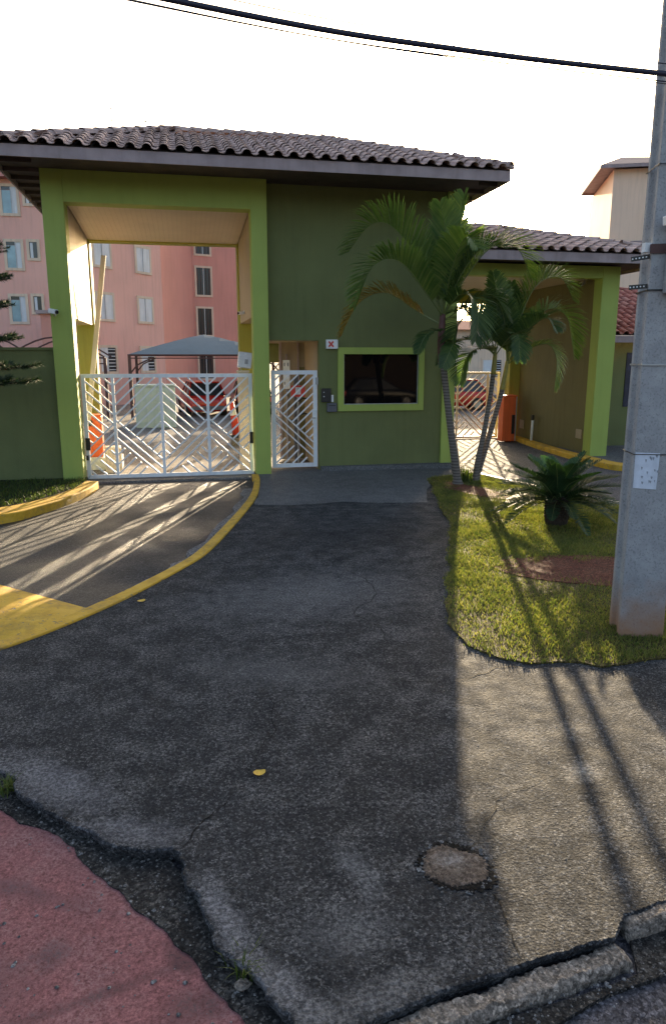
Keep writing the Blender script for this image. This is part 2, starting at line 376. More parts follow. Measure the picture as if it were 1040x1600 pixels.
# ------------------------------------------------------------------ mesh helpers
class MB:
    def __init__(s):
        s.v, s.f = [], []
    def add(s, vs, fs):
        o = len(s.v)
        s.v += [tuple(x) for x in vs]
        s.f += [tuple(i + o for i in f) for f in fs]
        return s
    def box(s, a, b):
        x0, y0, z0 = (min(a[i], b[i]) for i in range(3))
        x1, y1, z1 = (max(a[i], b[i]) for i in range(3))
        return s.add([(x0, y0, z0), (x1, y0, z0), (x1, y1, z0), (x0, y1, z0), (x0, y0, z1), (x1, y0, z1), (x1, y1, z1), (x0, y1, z1)],
                     [(0, 3, 2, 1), (4, 5, 6, 7), (0, 1, 5, 4), (1, 2, 6, 5), (2, 3, 7, 6), (3, 0, 4, 7)])
    def obox(s, c, ax, ay, az, hx, hy, hz):
        c, ax, ay, az = Vector(c), Vector(ax), Vector(ay), Vector(az)
        vs = [c + ax * (i * hx) + ay * (j * hy) + az * (k * hz) for k in (-1, 1) for j in (-1, 1) for i in (-1, 1)]
        return s.add(vs, [(0, 2, 3, 1), (4, 5, 7, 6), (0, 1, 5, 4), (1, 3, 7, 5), (3, 2, 6, 7), (2, 0, 4, 6)])
    def bar(s, p, q, w, t, up=(0, 0, 1)):
        p, q = Vector(p), Vector(q)
        d = (q - p); L = d.length; d.normalize()
        u = Vector(up)
        sd_ = d.cross(u)
        if sd_.length < 1e-4:
            sd_ = d.cross(Vector((1, 0, 0)))
        sd_.normalize(); u2 = sd_.cross(d).normalized()
        return s.obox((p + q) / 2, d, sd_, u2, L / 2, w / 2, t / 2)
    def tube(s, pts, r, n=8, cap=True):
        pts = [Vector(p) for p in pts]
        rs = r if isinstance(r, (list, tuple)) else [r] * len(pts)
        o = len(s.v)
        prev = None
        for i, p in enumerate(pts):
            d = (pts[min(i + 1, len(pts) - 1)] - pts[max(i - 1, 0)]).normalized()
            a = prev if prev is not None else (Vector((1, 0, 0)) if abs(d.x) < 0.8 else Vector((0, 1, 0)))
            a = (a - d * a.dot(d)).normalized(); prev = a
            b = d.cross(a)
            for k in range(n):
                t = 2 * math.pi * k / n
                s.v.append(tuple(p + (a * math.cos(t) + b * math.sin(t)) * rs[i]))
        for i in range(len(pts) - 1):
            for k in range(n):
                s.f.append((o + i * n + k, o + i * n + (k + 1) % n, o + (i + 1) * n + (k + 1) % n, o + (i + 1) * n + k))
        if cap:
            s.f.append(tuple(o + k for k in reversed(range(n))))
            e = o + (len(pts) - 1) * n
            s.f.append(tuple(e + k for k in range(n)))
        return s
    def slab(s, poly, z1, z0):
        n = len(poly)
        area = sum(poly[i][0] * poly[(i + 1) % n][1] - poly[(i + 1) % n][0] * poly[i][1] for i in range(n))
        if area < 0:
            poly = poly[::-1]
        vs = [(x, y, z1) for x, y in poly] + [(x, y, z0) for x, y in poly]
        fs = [tuple(range(n))] + [(i, n + i, n + (i + 1) % n, (i + 1) % n) for i in range(n)]
        return s.add(vs, fs)
    def mesh(s, name, mat, smooth=False, org=(0, 0, 0)):
        me = bpy.data.meshes.new(name)
        ox, oy, oz = org
        me.from_pydata([(x - ox, y - oy, z - oz) for x, y, z in s.v], [], s.f)
        me.materials.append(MT[mat] if isinstance(mat, str) else mat)
        if smooth:
            me.polygons.foreach_set('use_smooth', [True] * len(me.polygons))
        me.update()
        return me

ORG = {}
def thing(name, label, cat, loc, group=None):
    o = bpy.data.objects.new(name, None)
    o.empty_display_size = 0.2
    COL.objects.link(o); o.location = loc
    o['label'] = label; o['category'] = cat
    if group: o['group'] = group
    ORG[o.name] = Vector(loc)
    return o

def part(name, mb, mat, parent, smooth=False, label=None, kind=None):
    org = ORG[parent.name]
    o = bpy.data.objects.new(name, mb.mesh(name, mat, smooth, org))
    COL.objects.link(o); o.parent = parent
    ORG[o.name] = org
    if label: o['label'] = label
    if kind: o['kind'] = kind
    return o

def inst(name, me, parent, mat4):
    o = bpy.data.objects.new(name, me)
    COL.objects.link(o); o.parent = parent
    org = ORG[parent.name]
    o.matrix_local = Matrix.Translation(-org) @ mat4
    return o

def solo(name, mb, mat, label, cat, loc, group=None, smooth=False):
    o = bpy.data.objects.new(name, mb.mesh(name, mat, smooth, loc))
    COL.objects.link(o); o.location = loc
    o['label'] = label; o['category'] = cat
    if group: o['group'] = group
    ORG[o.name] = Vector(loc)
    return o

def struct(name, mb, mat, smooth=False):
    o = bpy.data.objects.new(name, mb.mesh(name, mat, smooth))
    COL.objects.link(o); o['kind'] = 'structure'
    ORG[o.name] = Vector((0, 0, 0))
    return o

def bevel(o, w, seg=2):
    m = o.modifiers.new('bevel', 'BEVEL'); m.width = w; m.segments = seg; m.limit_method = 'ANGLE'
    return o

def rough_line(pts, amp, it=4, seed=1):
    """midpoint-displaced polyline: a broken edge"""
    r = random.Random(seed)
    pts = [Vector(p) for p in pts]
    for k in range(it):
        out = [pts[0]]
        for a, b in zip(pts, pts[1:]):
            d = b - a
            n = Vector((-d.y, d.x))
            if d.length > 0.012:
                out.append((a + b) / 2 + n * r.uniform(-amp, amp))
            out.append(b)
        pts = out
    return [(p.x, p.y) for p in pts]

def smooth_line(pts, n=6):
    out = []
    P = [Vector(p) for p in pts]
    for i in range(len(P) - 1):
        p0, p1, p2, p3 = P[max(i - 1, 0)], P[i], P[i + 1], P[min(i + 2, len(P) - 1)]
        for k in range(n):
            t = k / n
            out.append(0.5 * ((2 * p1) + (p2 - p0) * t + (2 * p0 - 5 * p1 + 4 * p2 - p3) * t * t + (3 * p1 - p0 - 3 * p2 + p3) * t ** 3))
    out.append(P[-1])
    return [tuple(p) for p in out]

def inside(poly, x, y):
    """vectorised point-in-polygon"""
    c = np.zeros(len(x), bool)
    n = len(poly)
    for i in range(n):
        x1, y1 = poly[i]; x2, y2 = poly[(i + 1) % n]
        if y1 == y2: continue
        k = ((y1 > y) != (y2 > y)) & (x < (x2 - x1) * (y - y1) / (y2 - y1) + x1)
        c ^= k
    return c

# ================================================================== THE SETTING
g = MB().add([(-400, -200, -0.20), (400, -200, -0.20), (400, 700, -0.20), (-400, 700, -0.20)], [(0, 1, 2, 3)])
struct('ground', g, 'earth')

# street below the kerb, with the red painted lane on it
struct('street', MB().slab([(-60, -9), (60, -9), (60, 11), (9.7, 3.4), (-0.3, 4.5), (-3.2, 8.0), (-60, 8.0)], -0.085, -0.19), 'street')
redge = rough_line([(-6, 4.9), (-2.6, 4.75), (-1.6, 4.30), (-1.13, 3.93), (-0.89, 3.78), (-0.73, 3.60), (-0.50, 3.28), (-0.33, 3.03), (-0.21, 2.88), (-0.14, 2.72), (0.0, 2.60), (0.03, 2.46), (0.15, 2.29), (0.2, 2.1), (0.25, 1.0), (0.3, -1.2)], 0.055, 4, 3)
struct('cycle_lane', MB().slab(redge + [(-6, -1.2)], -0.068, -0.083), 'redlane')
dirt_a = rough_line([(-1.7, 4.75), (-1.15, 4.22), (-0.62, 3.60), (-0.2, 3.33), (0.05, 2.75), (0.35, 2.25), (0.5, 1.98)], 0.08, 3, 8)
dirt_b = rough_line([(0.36, 1.9), (0.12, 2.28), (-0.05, 2.58), (-0.19, 2.80), (-0.40, 3.08), (-0.75, 3.56), (-1.16, 3.90), (-1.75, 4.45)], 0.07, 4, 5)
struct('gutter_dirt', MB().slab(dirt_a + dirt_b, -0.060, -0.082), 'dirt')

# raised asphalt apron with its broken front edge
kerb_out = smooth_line([(1.46, 14.9), (1.40, 14.0), (1.20, 12.55), (0.89, 11.22), (0.45, 9.61), (0.17, 8.74), (-0.11, 8.17), (-0.65, 7.24), (-1.17, 6.53), (-1.61, 6.07), (-2.6, 5.2)], 5)
kerb_in = smooth_line([(1.32, 14.9), (1.28, 14.0), (1.10, 12.72), (0.80, 11.42), (0.34, 9.75), (0.06, 8.86), (-0.20, 8.30), (-0.74, 7.40), (-1.26, 6.68), (-1.71, 6.20), (-2.72, 5.30)], 5)
broken = rough_line([(-2.6, 5.05), (-1.8, 4.62), (-1.17, 4.15), (-1.01, 3.90), (-0.88, 3.77), (-0.68, 3.54), (-0.54, 3.43), (-0.44, 3.32), (-0.28, 3.25), (-0.16, 3.25), (-0.11, 3.05), (-0.03, 2.89), (0.02, 2.69), (0.06, 2.54), (0.12, 2.47), (0.20, 2.37), (0.24, 2.26), (0.30, 2.15), (0.42, 2.06)], 0.16, 5, 11)
front = rough_line([(0.42, 2.06), (0.53, 2.10), (0.74, 2.155), (0.91, 2.19), (1.08, 2.215), (1.25, 2.24), (1.43, 2.26), (1.69, 2.29), (1.82, 2.40), (2.05, 2.43)], 0.05, 5, 21)
apron_poly = [(x, y) for x, y in kerb_out] + broken[1:] + front[1:] + [(4.0, 2.80), (9.6, 3.6), (9.6, 15.2), (1.46, 15.2)]
def worn_slab(poly, worn, z1, z0):
    """slab whose worn edges are broken back to a rough chamfer"""
    r = random.Random(77); n = len(poly); top = []; mid = []
    for i, (x, y) in enumerate(poly):
        a, b = Vector(poly[i - 1]), Vector(poly[(i + 1) % n])
        d = (b - a).normalized() if (b - a).length > 1e-6 else Vector((1, 0))
        nrm = Vector((-d.y, d.x))                     # inward for a counter-clockwise outline
        w = worn(i)
        k = w * r.uniform(0.3, 1.0)
        top.append((x + nrm.x * k, y + nrm.y * k, z1 - 0.001 * (w > 0)))
        mid.append((x + r.uniform(-.3, .3) * w * .3, y + r.uniform(-.3, .3) * w * .3, z1 - w * r.uniform(0.5, 0.95)))
    bot = []
    for i, (x, y) in enumerate(poly):
        a, b = Vector(poly[i - 1]), Vector(poly[(i + 1) % n]); d = (b - a).normalized() if (b - a).length > 1e-6 else Vector((1, 0))
        k = 2.2 * worn(i); bot.append((x - d.y * k, y + d.x * k, z0))
    m = MB(); m.v = top + mid + bot
    m.f = [tuple(range(n))]
    for i in range(n):
        j = (i + 1) % n
        m.f += [(i, n + i, n + j, j), (n + i, 2 * n + i, 2 * n + j, n + j)]
    return m
nk, nb_, nf_ = len(kerb_out), len(broken) - 1, len(front) - 1
struct('pavement', worn_slab(apron_poly, lambda i: 0.014 if nk <= i < nk + nb_ + nf_ else 0.0, 0.0, -0.125), 'apron')

# slab of paler concrete by the gates
strip = rough_line([(1.42, 14.95), (1.2, 12.4), (1.08, 11.75), (1.7, 11.6), (2.6, 11.72), (3.3, 11.5), (4.0, 11.35), (4.6, 13.0), (4.85, 13.75), (5.6, 14.2), (5.92, 15.3)], 0.05, 4, 4)
struct('entry_slab', MB().slab(strip + [(5.92, 15.6), (1.42, 15.6)], 0.006, -0.05), 'concrete')
struct('wall_footing', MB().slab([(2.86, 15.12), (5.95, 15.0), (5.95, 15.34), (2.86, 15.34)], 0.09, 0.0), 'concrete')

# driveways
struct('driveway', MB().slab([(1.42, 15.0), (1.35, 14.0), (1.1, 12.5), (0.8, 11.3), (0.33, 9.7), (0.0, 8.8), (-0.7, 7.4), (-1.6, 6.3), (-2.8, 5.25), (-9, 3.5), (-9, 10.5), (-3.0, 12.0), (-2.4, 12.3), (-1.8, 13.7), (-1.9, 15.0)], -0.10, -0.14), 'drive')
struct('courtyard', MB().slab([(-30, 15.0), (30, 15.0), (60, 90), (-60, 90)], -0.055, -0.15), 'yard')
struct('entrance_road', MB().slab([(5.95, 23.0), (5.98, 14.0), (6.25, 12.87), (7.0, 10.6), (9.0, 7.5), (13.0, 5.0), (20.0, 8.0), (20, 13.2), (9.7, 13.9), (9.55, 16.0), (9.65, 23.0)], 0.006, -0.06), 'drive2')

# yellow painted kerb of the driveway, and the crumbled concrete at its foot
def ribbon(a, b, z1, z0):
    m = MB(); n = len(a)
    vs = []
    for (x, y), (u, w) in zip(a, b):
        vs += [(x, y, z0), (x, y, z1), (u, w, z1), (u, w, z0)]
    fs = []
    for i in range(n - 1):
        k = i * 4; j = k + 4
        fs += [(k, j, j + 1, k + 1), (k + 1, j + 1, j + 2, k + 2), (k + 2, j + 2, j + 3, k + 3)]
    fs += [(0, 1, 2, 3), tuple(4 * (n - 1) + q for q in (3, 2, 1, 0))]
    return m.add(vs, fs)
bevel(struct('kerb', ribbon(kerb_in, kerb_out, 0.022, -0.12), 'yellow'), 0.012)
crumb_in = [(x - 0.17 - 0.05 * math.sin(i * 1.3) - 0.06 * random.random(), y - 0.02) for i, (x, y) in enumerate(kerb_in[6:38])]
crumb_out = [(x + 0.01, y) for x, y in kerb_in[6:38]]
struct('gutter', ribbon(crumb_in, crumb_out, -0.075, -0.11), 'crumb')
lk_in = smooth_line([(-1.72, 14.5), (-1.80, 13.75), (-2.08, 12.85), (-2.41, 12.12), (-2.85, 11.55), (-4.5, 10.6)], 5)
lk_out = smooth_line([(-1.98, 14.6), (-2.05, 13.95), (-2.28, 13.2), (-2.60, 12.60), (-3.05, 12.15), (-4.7, 11.2)], 5)
bevel(struct('kerb', ribbon(lk_out, lk_in, 0.045, -0.12), 'yellow'), 0.02)
rk_in = smooth_line([(9.66, 20.3), (9.35, 18.4), (9.15, 16.5), (9.05, 14.6), (9.25, 13.75), (10.4, 13.2), (14, 12.6)], 5)
rk_out = smooth_line([(9.80, 20.3), (9.60, 18.4), (9.42, 16.5), (9.40, 14.8), (9.55, 14.1), (10.5, 13.5), (14, 12.9)], 5)
bevel(struct('kerb', ribbon(rk_out, rk_in, 0.13, -0.05), 'yellow'), 0.02)
struct('footpath', MB().slab([(9.3, 14.2), (9.7, 13.95), (10.5, 13.5), (14, 12.9), (20, 13), (20, 17.4), (9.6, 17.4)], 0.09, -0.05), 'concrete')
# yellow speed hump across the driveway
def hump():
    m = MB(); nx, ny = 12, 9
    a0, a1 = Vector((-0.93, 7.18)), Vector((-1.48, 6.33))
    d = Vector((-0.725, 0.689))
    for i in range(nx + 1):
        for j in range(ny + 1):
            t = j / ny
            p = a0.lerp(a1, t) + d * (i / nx * 4.2)
            m.v.append((p.x, p.y, -0.098 + 0.06 * math.sin(math.pi * t) ** 0.8))
    for i in range(nx):
        for j in range(ny):
            k = i * (ny + 1) + j
            m.f.append((k, k + 1, k + ny + 2, k + ny + 1))
    return m
struct('speed_hump', hump(), 'yellow', True)

# kerb stones along the street, worn and broken
def rough_block(x0, y0, x1, y1, z0, z1, rot, seed, n=40, amp=0.008):
    m = MB(); r = random.Random(seed)
    c, s = math.cos(rot), math.sin(rot)
    L, W = x1 - x0, y1 - y0
    rows = [(0, z0), (-0.05, z0 * 0.5 + z1 * 0.5), (0.04, z1 - 0.012), (0.18, z1 - 0.002), (0.5, z1), (0.85, z1), (1, z1 - 0.01), (1, z0)]
    ph = [[r.uniform(0, 6.28) for _ in range(4)] for _ in rows]
    for i in range(n + 1):
        u = L * i / n
        e = min(1.0, min(i, n - i) / 3.0)
        for q, (v, z) in enumerate(rows):
            f = sum(math.sin(u * (14 + 23 * k) + ph[q][k]) / (1 + k) for k in range(4)) * amp * 0.6 + r.uniform(-amp, amp) * 0.35
            w = W * v + f * (0.9 if 0 < q < 7 else 0.3)
            zz = z + (f * 0.7 - (1 - e) * 0.018 if 0 < q < 7 else 0)
            m.v.append((x0 + u * c - w * s, y0 + u * s + w * c, zz))
    q = len(rows)
    for i in range(n):
        for k in range(q - 1):
            m.f.append((i * q + k, (i + 1) * q + k, (i + 1) * q + k + 1, i * q + k + 1))
    m.f.append(tuple(range(q))); m.f.append(tuple(n * q + k for k in reversed(range(q))))
    return m
struct('kerb_stone', rough_block(0.36, 1.985, 1.74, 2.088, -0.13, -0.030, 0.157, 1, 150, 0.010), 'kerbstone')
struct('kerb_stone', rough_block(1.79, 2.325, 2.9, 2.415, -0.13, -0.010, 0.14, 3, 60, 0.005), 'kerbstone', True)
struct('kerb_stone', rough_block(2.91, 2.482, 4.2, 2.572, -0.13, -0.010, 0.14, 4, 60, 0.005), 'kerbstone', True)
gr_a = rough_line([(0.2, 1.93), (0.98, 2.06), (1.72, 2.165), (1.79, 2.33), (4.2, 2.66)], 0.02, 4, 51)
gr_b = rough_line([(4.2, 2.45), (1.9, 2.16), (1.3, 2.03), (0.7, 1.93), (0.3, 1.86)], 0.03, 4, 52)
struct('gutter_dirt', MB().slab(gr_a + gr_b, -0.066, -0.09), 'dirt')

# round cement patch with a cracked rim, joint running to the kerb
def ring_poly(cx, cy, rx, ry, n, amp, seed, rot=0.0):
    r = random.Random(seed)
    ph = [r.uniform(0, 6.28) for _ in range(5)]
    out = []
    for i in range(n):
        t = 2 * math.pi * i / n
        k = 1 + amp * sum(math.sin((q + 2) * t + ph[q]) / (q + 1.5) for q in range(5)) + r.uniform(-amp, amp) * 0.5
        x, y = rx * k * math.cos(t), ry * k * math.sin(t)
        out.append((cx + x * math.cos(rot) - y * math.sin(rot), cy + x * math.sin(rot) + y * math.cos(rot)))
    return out
struct('crack', MB().slab(ring_poly(1.185, 2.835, 0.175, 0.165, 120, 0.16, 5), 0.003, -0.01), 'crackdark')
def dome(poly, c, z0, z1):
    m = MB(); n = len(poly)
    for k, (s_, z) in enumerate(((1, z0), (0.94, z0 + (z1 - z0) * 0.7), (0.6, z1), (0.0, z1 + 0.002))):
        for x, y in poly:
            m.v.append((c[0] + (x - c[0]) * s_, c[1] + (y - c[1]) * s_, z))
    for k in range(3):
        for i in range(n):
            j = (i + 1) % n
            m.f.append((k * n + i, k * n + j, (k + 1) * n + j, (k + 1) * n + i))
    return m
struct('cement_patch', dome(ring_poly(1.18, 2.84, 0.152, 0.145, 120, 0.13, 9), (1.18, 2.84), 0.002, 0.008), 'patch')
def crack(pts, w, seed):
    c = rough_line(pts, 0.10, 4, seed)
    r = random.Random(seed)
    L, Rr = [], []
    for i, (x, y) in enumerate(c):
        a = Vector(c[max(i - 1, 0)]); b = Vector(c[min(i + 1, len(c) - 1)])
        d = (b - a).normalized(); n = Vector((-d.y, d.x)) * w * r.uniform(0.25, 1.0) * (0.3 + min(1, 4 * min(i, len(c) - 1 - i) / len(c)))
        L.append((x + n.x, y + n.y)); Rr.append((x - n.x, y - n.y))
    m = MB(); n = len(L)
    m.v = [(x, y, 0.003) for x, y in L] + [(x, y, 0.003) for x, y in Rr]
    m.f = [(i, n + i, n + i + 1, i + 1) for i in range(n - 1)]
    return m
for k, (pts, w) in enumerate([([(1.29, 2.70), (1.285, 2.5), (1.26, 2.25)], 0.0035), ([(1.33, 2.83), (1.37, 2.79)], 0.012), ([(-0.13, 3.22), (-0.02, 3.40), (0.22, 3.72)], 0.004),
                              ([(1.95, 4.75), (2.25, 4.86), (2.33, 4.93), (2.55, 4.88)], 0.006), ([(1.2, 5.0), (1.6, 4.8), (1.95, 4.75)], 0.003), ([(0.3, 8.75), (0.9, 8.35), (1.7, 8.25), (2.6, 7.9)], 0.006), ([(1.7, 8.25), (1.9, 7.2), (1.5, 6.3), (1.65, 5.4)], 0.004),
                              ([(0.25, 3.75), (0.5, 4.3), (0.45, 5.0)], 0.003), ([(1.35, 2.95), (1.6, 3.3), (2.0, 3.45)], 0.003)]):
    struct('crack', crack(pts, w, 30 + k), 'crackdark')

# lawn, with red soil worn bare, edging and the dark bed by the left wall
lawn_edge = rough_line([(5.25, 13.95), (4.79, 13.72), (4.35, 12.1), (3.95, 10.59), (3.36, 8.66), (2.95, 7.54), (2.48, 6.50), (2.29, 5.9), (2.27, 5.37), (2.43, 5.07), (2.62, 4.92), (2.86, 4.91), (3.04, 4.85), (3.14, 4.75), (3.51, 4.79), (3.76, 4.79), (6.0, 4.9), (8.6, 6.4)], 0.05, 4, 14)
lawn_poly = lawn_edge + [(8.8, 7.4), (6.95, 10.5), (6.2, 12.75), (5.9, 14.0)]
struct('lawn', MB().slab(lawn_poly, 0.014, -0.02), 'lawnsoil')
soil_poly = ring_poly(4.55, 7.15, 1.05, 0.62, 70, 0.10, 3, -0.35)
struct('soil', MB().slab(soil_poly, 0.022, 0.0), 'soil')
soil2 = ring_poly(5.15, 12.2, 0.35, 0.85, 50, 0.14, 6, 0.3)
struct('soil', MB().slab(soil2, 0.022, 0.0), 'soil')
struct('lawn_edging', ribbon([(5.93, 14.0), (6.21, 12.87), (6.97, 10.59), (8.9, 7.45)], [(6.0, 14.02), (6.28, 12.9), (7.04, 10.63), (8.97, 7.5)], 0.05, -0.02), 'creamsteel')
bed_poly = [(-1.98, 14.95), (-2.03, 13.97), (-2.28, 13.2), (-2.60, 12.60), (-3.05, 12.15), (-4.7, 11.2), (-9, 10.4), (-9, 15.2), (-2.0, 15.2)]
struct('planting_bed', MB().slab(bed_poly, 0.02, -0.12), 'bed')

def blades(name, mat, poly, n, lo, hi, w, z, holes=(), lean=0.5, dens=None):
    xs = [p[0] for p in poly]; ys = [p[1] for p in poly]
    x = rng.uniform(min(xs), max(xs), n); y = rng.uniform(min(ys), max(ys), n)
    k = inside(poly, x, y)
    for hpoly, keep in holes:
        k &= ~(inside(hpoly, x, y) & (rng.random(n) > keep))
    if dens is not None:
        k &= rng.random(n) < dens(x, y)
    x, y = x[k], y[k]; n = len(x)
    x = x + rng.normal(0, 0.022, n); y = y + rng.normal(0, 0.022, n)
    h = rng.uniform(lo, hi, n) * (0.75 + 0.5 * np.sin(x * 3.1 + np.cos(y * 2.3) * 2) ** 2)
    a = rng.uniform(0, 2 * np.pi, n); b = rng.uniform(0, 2 * np.pi, n); l = rng.uniform(0.1, lean, n) * h * 1.3
    wx, wy = np.cos(a) * w, np.sin(a) * w
    dx, dy = np.cos(b) * l, np.sin(b) * l
    V = np.zeros((n, 5, 3))
    V[:, 0] = np.stack([x - wx, y - wy, np.full(n, z)], 1)
    V[:, 1] = np.stack([x + wx, y + wy, np.full(n, z)], 1)
    V[:, 2] = np.stack([x + wx * 0.7 + dx * 0.35, y + wy * 0.7 + dy * 0.35, z + h * 0.6], 1)
    V[:, 3] = np.stack([x - wx * 0.7 + dx * 0.35, y - wy * 0.7 + dy * 0.35, z + h * 0.6], 1)
    V[:, 4] = np.stack([x + dx, y + dy, z + h * 0.95], 1)
    base = np.arange(n)[:, None] * 5
    me = bpy.data.meshes.new(name)
    me.vertices.add(n * 5); me.vertices.foreach_set('co', V.reshape(-1))
    loops = np.concatenate([base + np.array([[0, 1, 2, 3]]), base + np.array([[3, 2, 4]])], 1).reshape(-1)
    me.loops.add(len(loops)); me.loops.foreach_set('vertex_index', loops.astype(np.int32))
    st = np.stack([np.arange(n) * 7, np.arange(n) * 7 + 4], 1).reshape(-1)
    me.polygons.add(2 * n); me.polygons.foreach_set('loop_start', st.astype(np.int32))
    me.materials.append(MT[mat]); me.update(calc_edges=True); me.validate()
    o = bpy.data.objects.new(name, me); COL.objects.link(o)
    o['kind'] = 'stuff'
    return o
def lawn_d(x, y):
    q = np.sin(x * 9 + np.sin(y * 7) * 1.5) * np.sin(y * 8 + x * 3) * 0.22 + np.sin(x * 23 + y * 5) * np.sin(y * 19) * 0.12
    ca, sa = math.cos(-0.35), math.sin(-0.35)
    e1 = np.hypot(((x - 4.55) * ca + (y - 7.15) * sa) / 1.05, (-(x - 4.55) * sa + (y - 7.15) * ca) / 0.62)
    e2 = np.hypot((x - 5.15) / 0.38, (y - 12.2) / 0.85)
    bare = np.clip((np.minimum(e1, e2) + q - 0.62) / 0.5, 0.0, 1.0)
    return bare * np.clip(0.62 + 0.5 * np.sin(x * 1.9 + 0.7 * np.sin(y * 1.3)) * np.cos(y * 1.7 + x), 0.18, 1.0)
o = blades('grass', 'grass', lawn_poly, 380000, 0.014, 0.046, 0.0040, 0.012, (), 0.9, lawn_d)
o['label'] = 'short sunlit grass of the lawn round the palms and pole'; o['category'] = 'grass'
o = blades('grass', 'weeds', [(-1.98, 14.95), (-2.05, 13.97), (-2.62, 12.62), (-4.7, 11.2), (-4.7, 15.0)], 26000, 0.02, 0.10, 0.005, 0.018, (), 1.0, lambda x, y: np.full(len(x), 0.35))
o['label'] = 'sparse dark grass in the bed below the left wall'; o['category'] = 'grass'

# ================================================================== ROOF TILES
def tile_mesh(name, sp, L, mat):
    """one piece of a Portuguese tile: barrel and pan; x across, y up the slope, z out"""
    prof = []
    rb = sp * 0.30
    for k in range(7):
        t = math.pi * (1 - k / 6)
        prof.append((-sp * 0.20 + rb * math.cos(t), rb * 0.85 * math.sin(t)))
    prof += [(sp * 0.22, -0.014), (sp * 0.38, -0.016), (sp * 0.52, 0.004)]
    th = 0.014
    m = MB(); n = len(prof)
    for (y, lift, sc) in ((-L / 2, 0.024, 1.0), (L / 2 + 0.05, 0.0, 0.93)):
        for x, z in prof: m.v.append((x * sc, y, z * sc + lift))
        for x, z in prof: m.v.append((x * sc, y, z * sc + lift - th))
    for i in range(n - 1):
        m.f.append((i, i + 1, 2 * n + i + 1, 2 * n + i))
        m.f.append((n + i, 3 * n + i, 3 * n + i + 1, n + i + 1))
        m.f.append((i, n + i, n + i + 1, i + 1))
    return m.mesh(name, mat)

def ridge_mesh(name, r, L, mat):
    m = MB(); n = 7
    for (y, k) in ((-L / 2, 1.0), (L / 2, 0.86)):
        for i in range(n):
            t = math.pi * i / (n - 1)
            m.v.append((-r * k * math.cos(t), y, r * k * 0.8 * math.sin(t) + (0.012 if k == 1 else 0)))
        for i in range(n):
            t = math.pi * i / (n - 1)
            m.v.append((-(r - 0.016) * k * math.cos(t), y, (r - 0.016) * k * 0.8 * math.sin(t) + (0.012 if k == 1 else 0)))
    for i in range(n - 1):
        m.f.append((i, i + 1, 2 * n + i + 1, 2 * n + i)); m.f.append((i, n + i, n + i + 1, i + 1))
    return m.mesh(name, mat)

def frame_m(o, u, v, n):
    return Matrix(((u.x, v.x, n.x, o.x), (u.y, v.y, n.y, o.y), (u.z, v.z, n.z, o.z), (0, 0, 0, 1)))

def tile_slope(roof, tmesh, e0, e1, updir, slope, run, sp, cl, left_in, right_in, join=False, maxrows=99):
    """lay tiles on a slope above the eave e0-e1; left_in/right_in: how far each end steps in per metre of run"""
    e0, e1 = Vector(e0), Vector(e1)
    u = (e1 - e0).normalized(); W = (e1 - e0).length
    h = Vector(updir).normalized()
    v = (h * math.cos(slope) + Vector((0, 0, 1)) * math.sin(slope)).normalized()
    n = u.cross(v).normalized()
    cols = int(round(W / sp)); spx = W / cols
    rows = min(maxrows, int(run / math.cos(slope) / cl) + 1)
    r = random.Random(cols * 31 + rows)
    jm = MB()
    src_v = [vv.co.copy() for vv in tmesh.vertices]; src_f = [tuple(p.vertices) for p in tmesh.polygons]
    for j in range(rows):
        t = (j + 0.5) * cl - 0.06
        hr = t * math.cos(slope)
        for i in range(cols):
            s = (i + 0.5) * spx
            if s < left_in * hr - 0.05 or s > W - right_in * hr + 0.05 or hr > run:
                continue
            o = e0 + u * (s + r.uniform(-0.008, 0.008)) + v * (t + r.uniform(-0.015, 0.015)) + n * (0.03 + r.uniform(0, 0.008))
            rot = Matrix.Rotation(r.uniform(-0.025, 0.025), 4, 'Z')
            M4 = frame_m(o, u, v, n) @ rot
            if join:
                jm.add([M4 @ q for q in src_v], src_f)
            else:
                inst('roof_tile', tmesh, roof, M4)
    if join:
        part('tile_field', jm, tmesh.materials[0], roof, kind='stuff')

def ridge_run(roof, rmesh, a, b, L):
    a, b = Vector(a), Vector(b)
    v = (b - a).normalized(); D = (b - a).length
    u = v.cross(Vector((0, 0, 1))).normalized(); n = u.cross(v).normalized()
    k = max(1, int(round(D / L)))
    for i in range(k):
        o = a + v * (D * (i + 0.5) / k) + n * (-0.005 + random.uniform(0, 0.008))
        inst('ridge_tile', rmesh, roof, frame_m(o, u, v, n))

# ================================================================== GATEHOUSE
X0, X1, X2, X3 = -2.44, -2.05, 1.42, 1.74
GF = 14.95
gh = thing('gatehouse', 'tall green gatehouse with a wide vehicle portal, dark window and hipped clay tile roof', 'gatehouse', (1.7, 17, 0))
bevel(part('pillar', MB().box((X0, GF, -0.14), (X1, GF + 0.45, 5.92)), 'lime', gh), 0.012)
bevel(part('pillar', MB().box((X2, GF, -0.14), (X3, GF + 0.40, 5.92)), 'lime', gh), 0.012)
part('pillar', MB().box((-2.44, 18.45, -0.14), (-2.03, 18.85, 5.92)), 'ochre', gh)
part('pillar', MB().box((1.40, 18.45, -0.14), (1.76, 18.85, 5.92)), 'ochre', gh)
part('beam', MB().box((X1, GF + 0.012, 5.26), (X2, GF + 0.40, 5.92)), 'lime', gh)
part('beam', MB().box((-2.03, 18.50, 5.09), (1.40, 18.84, 5.92)), 'ochre', gh)
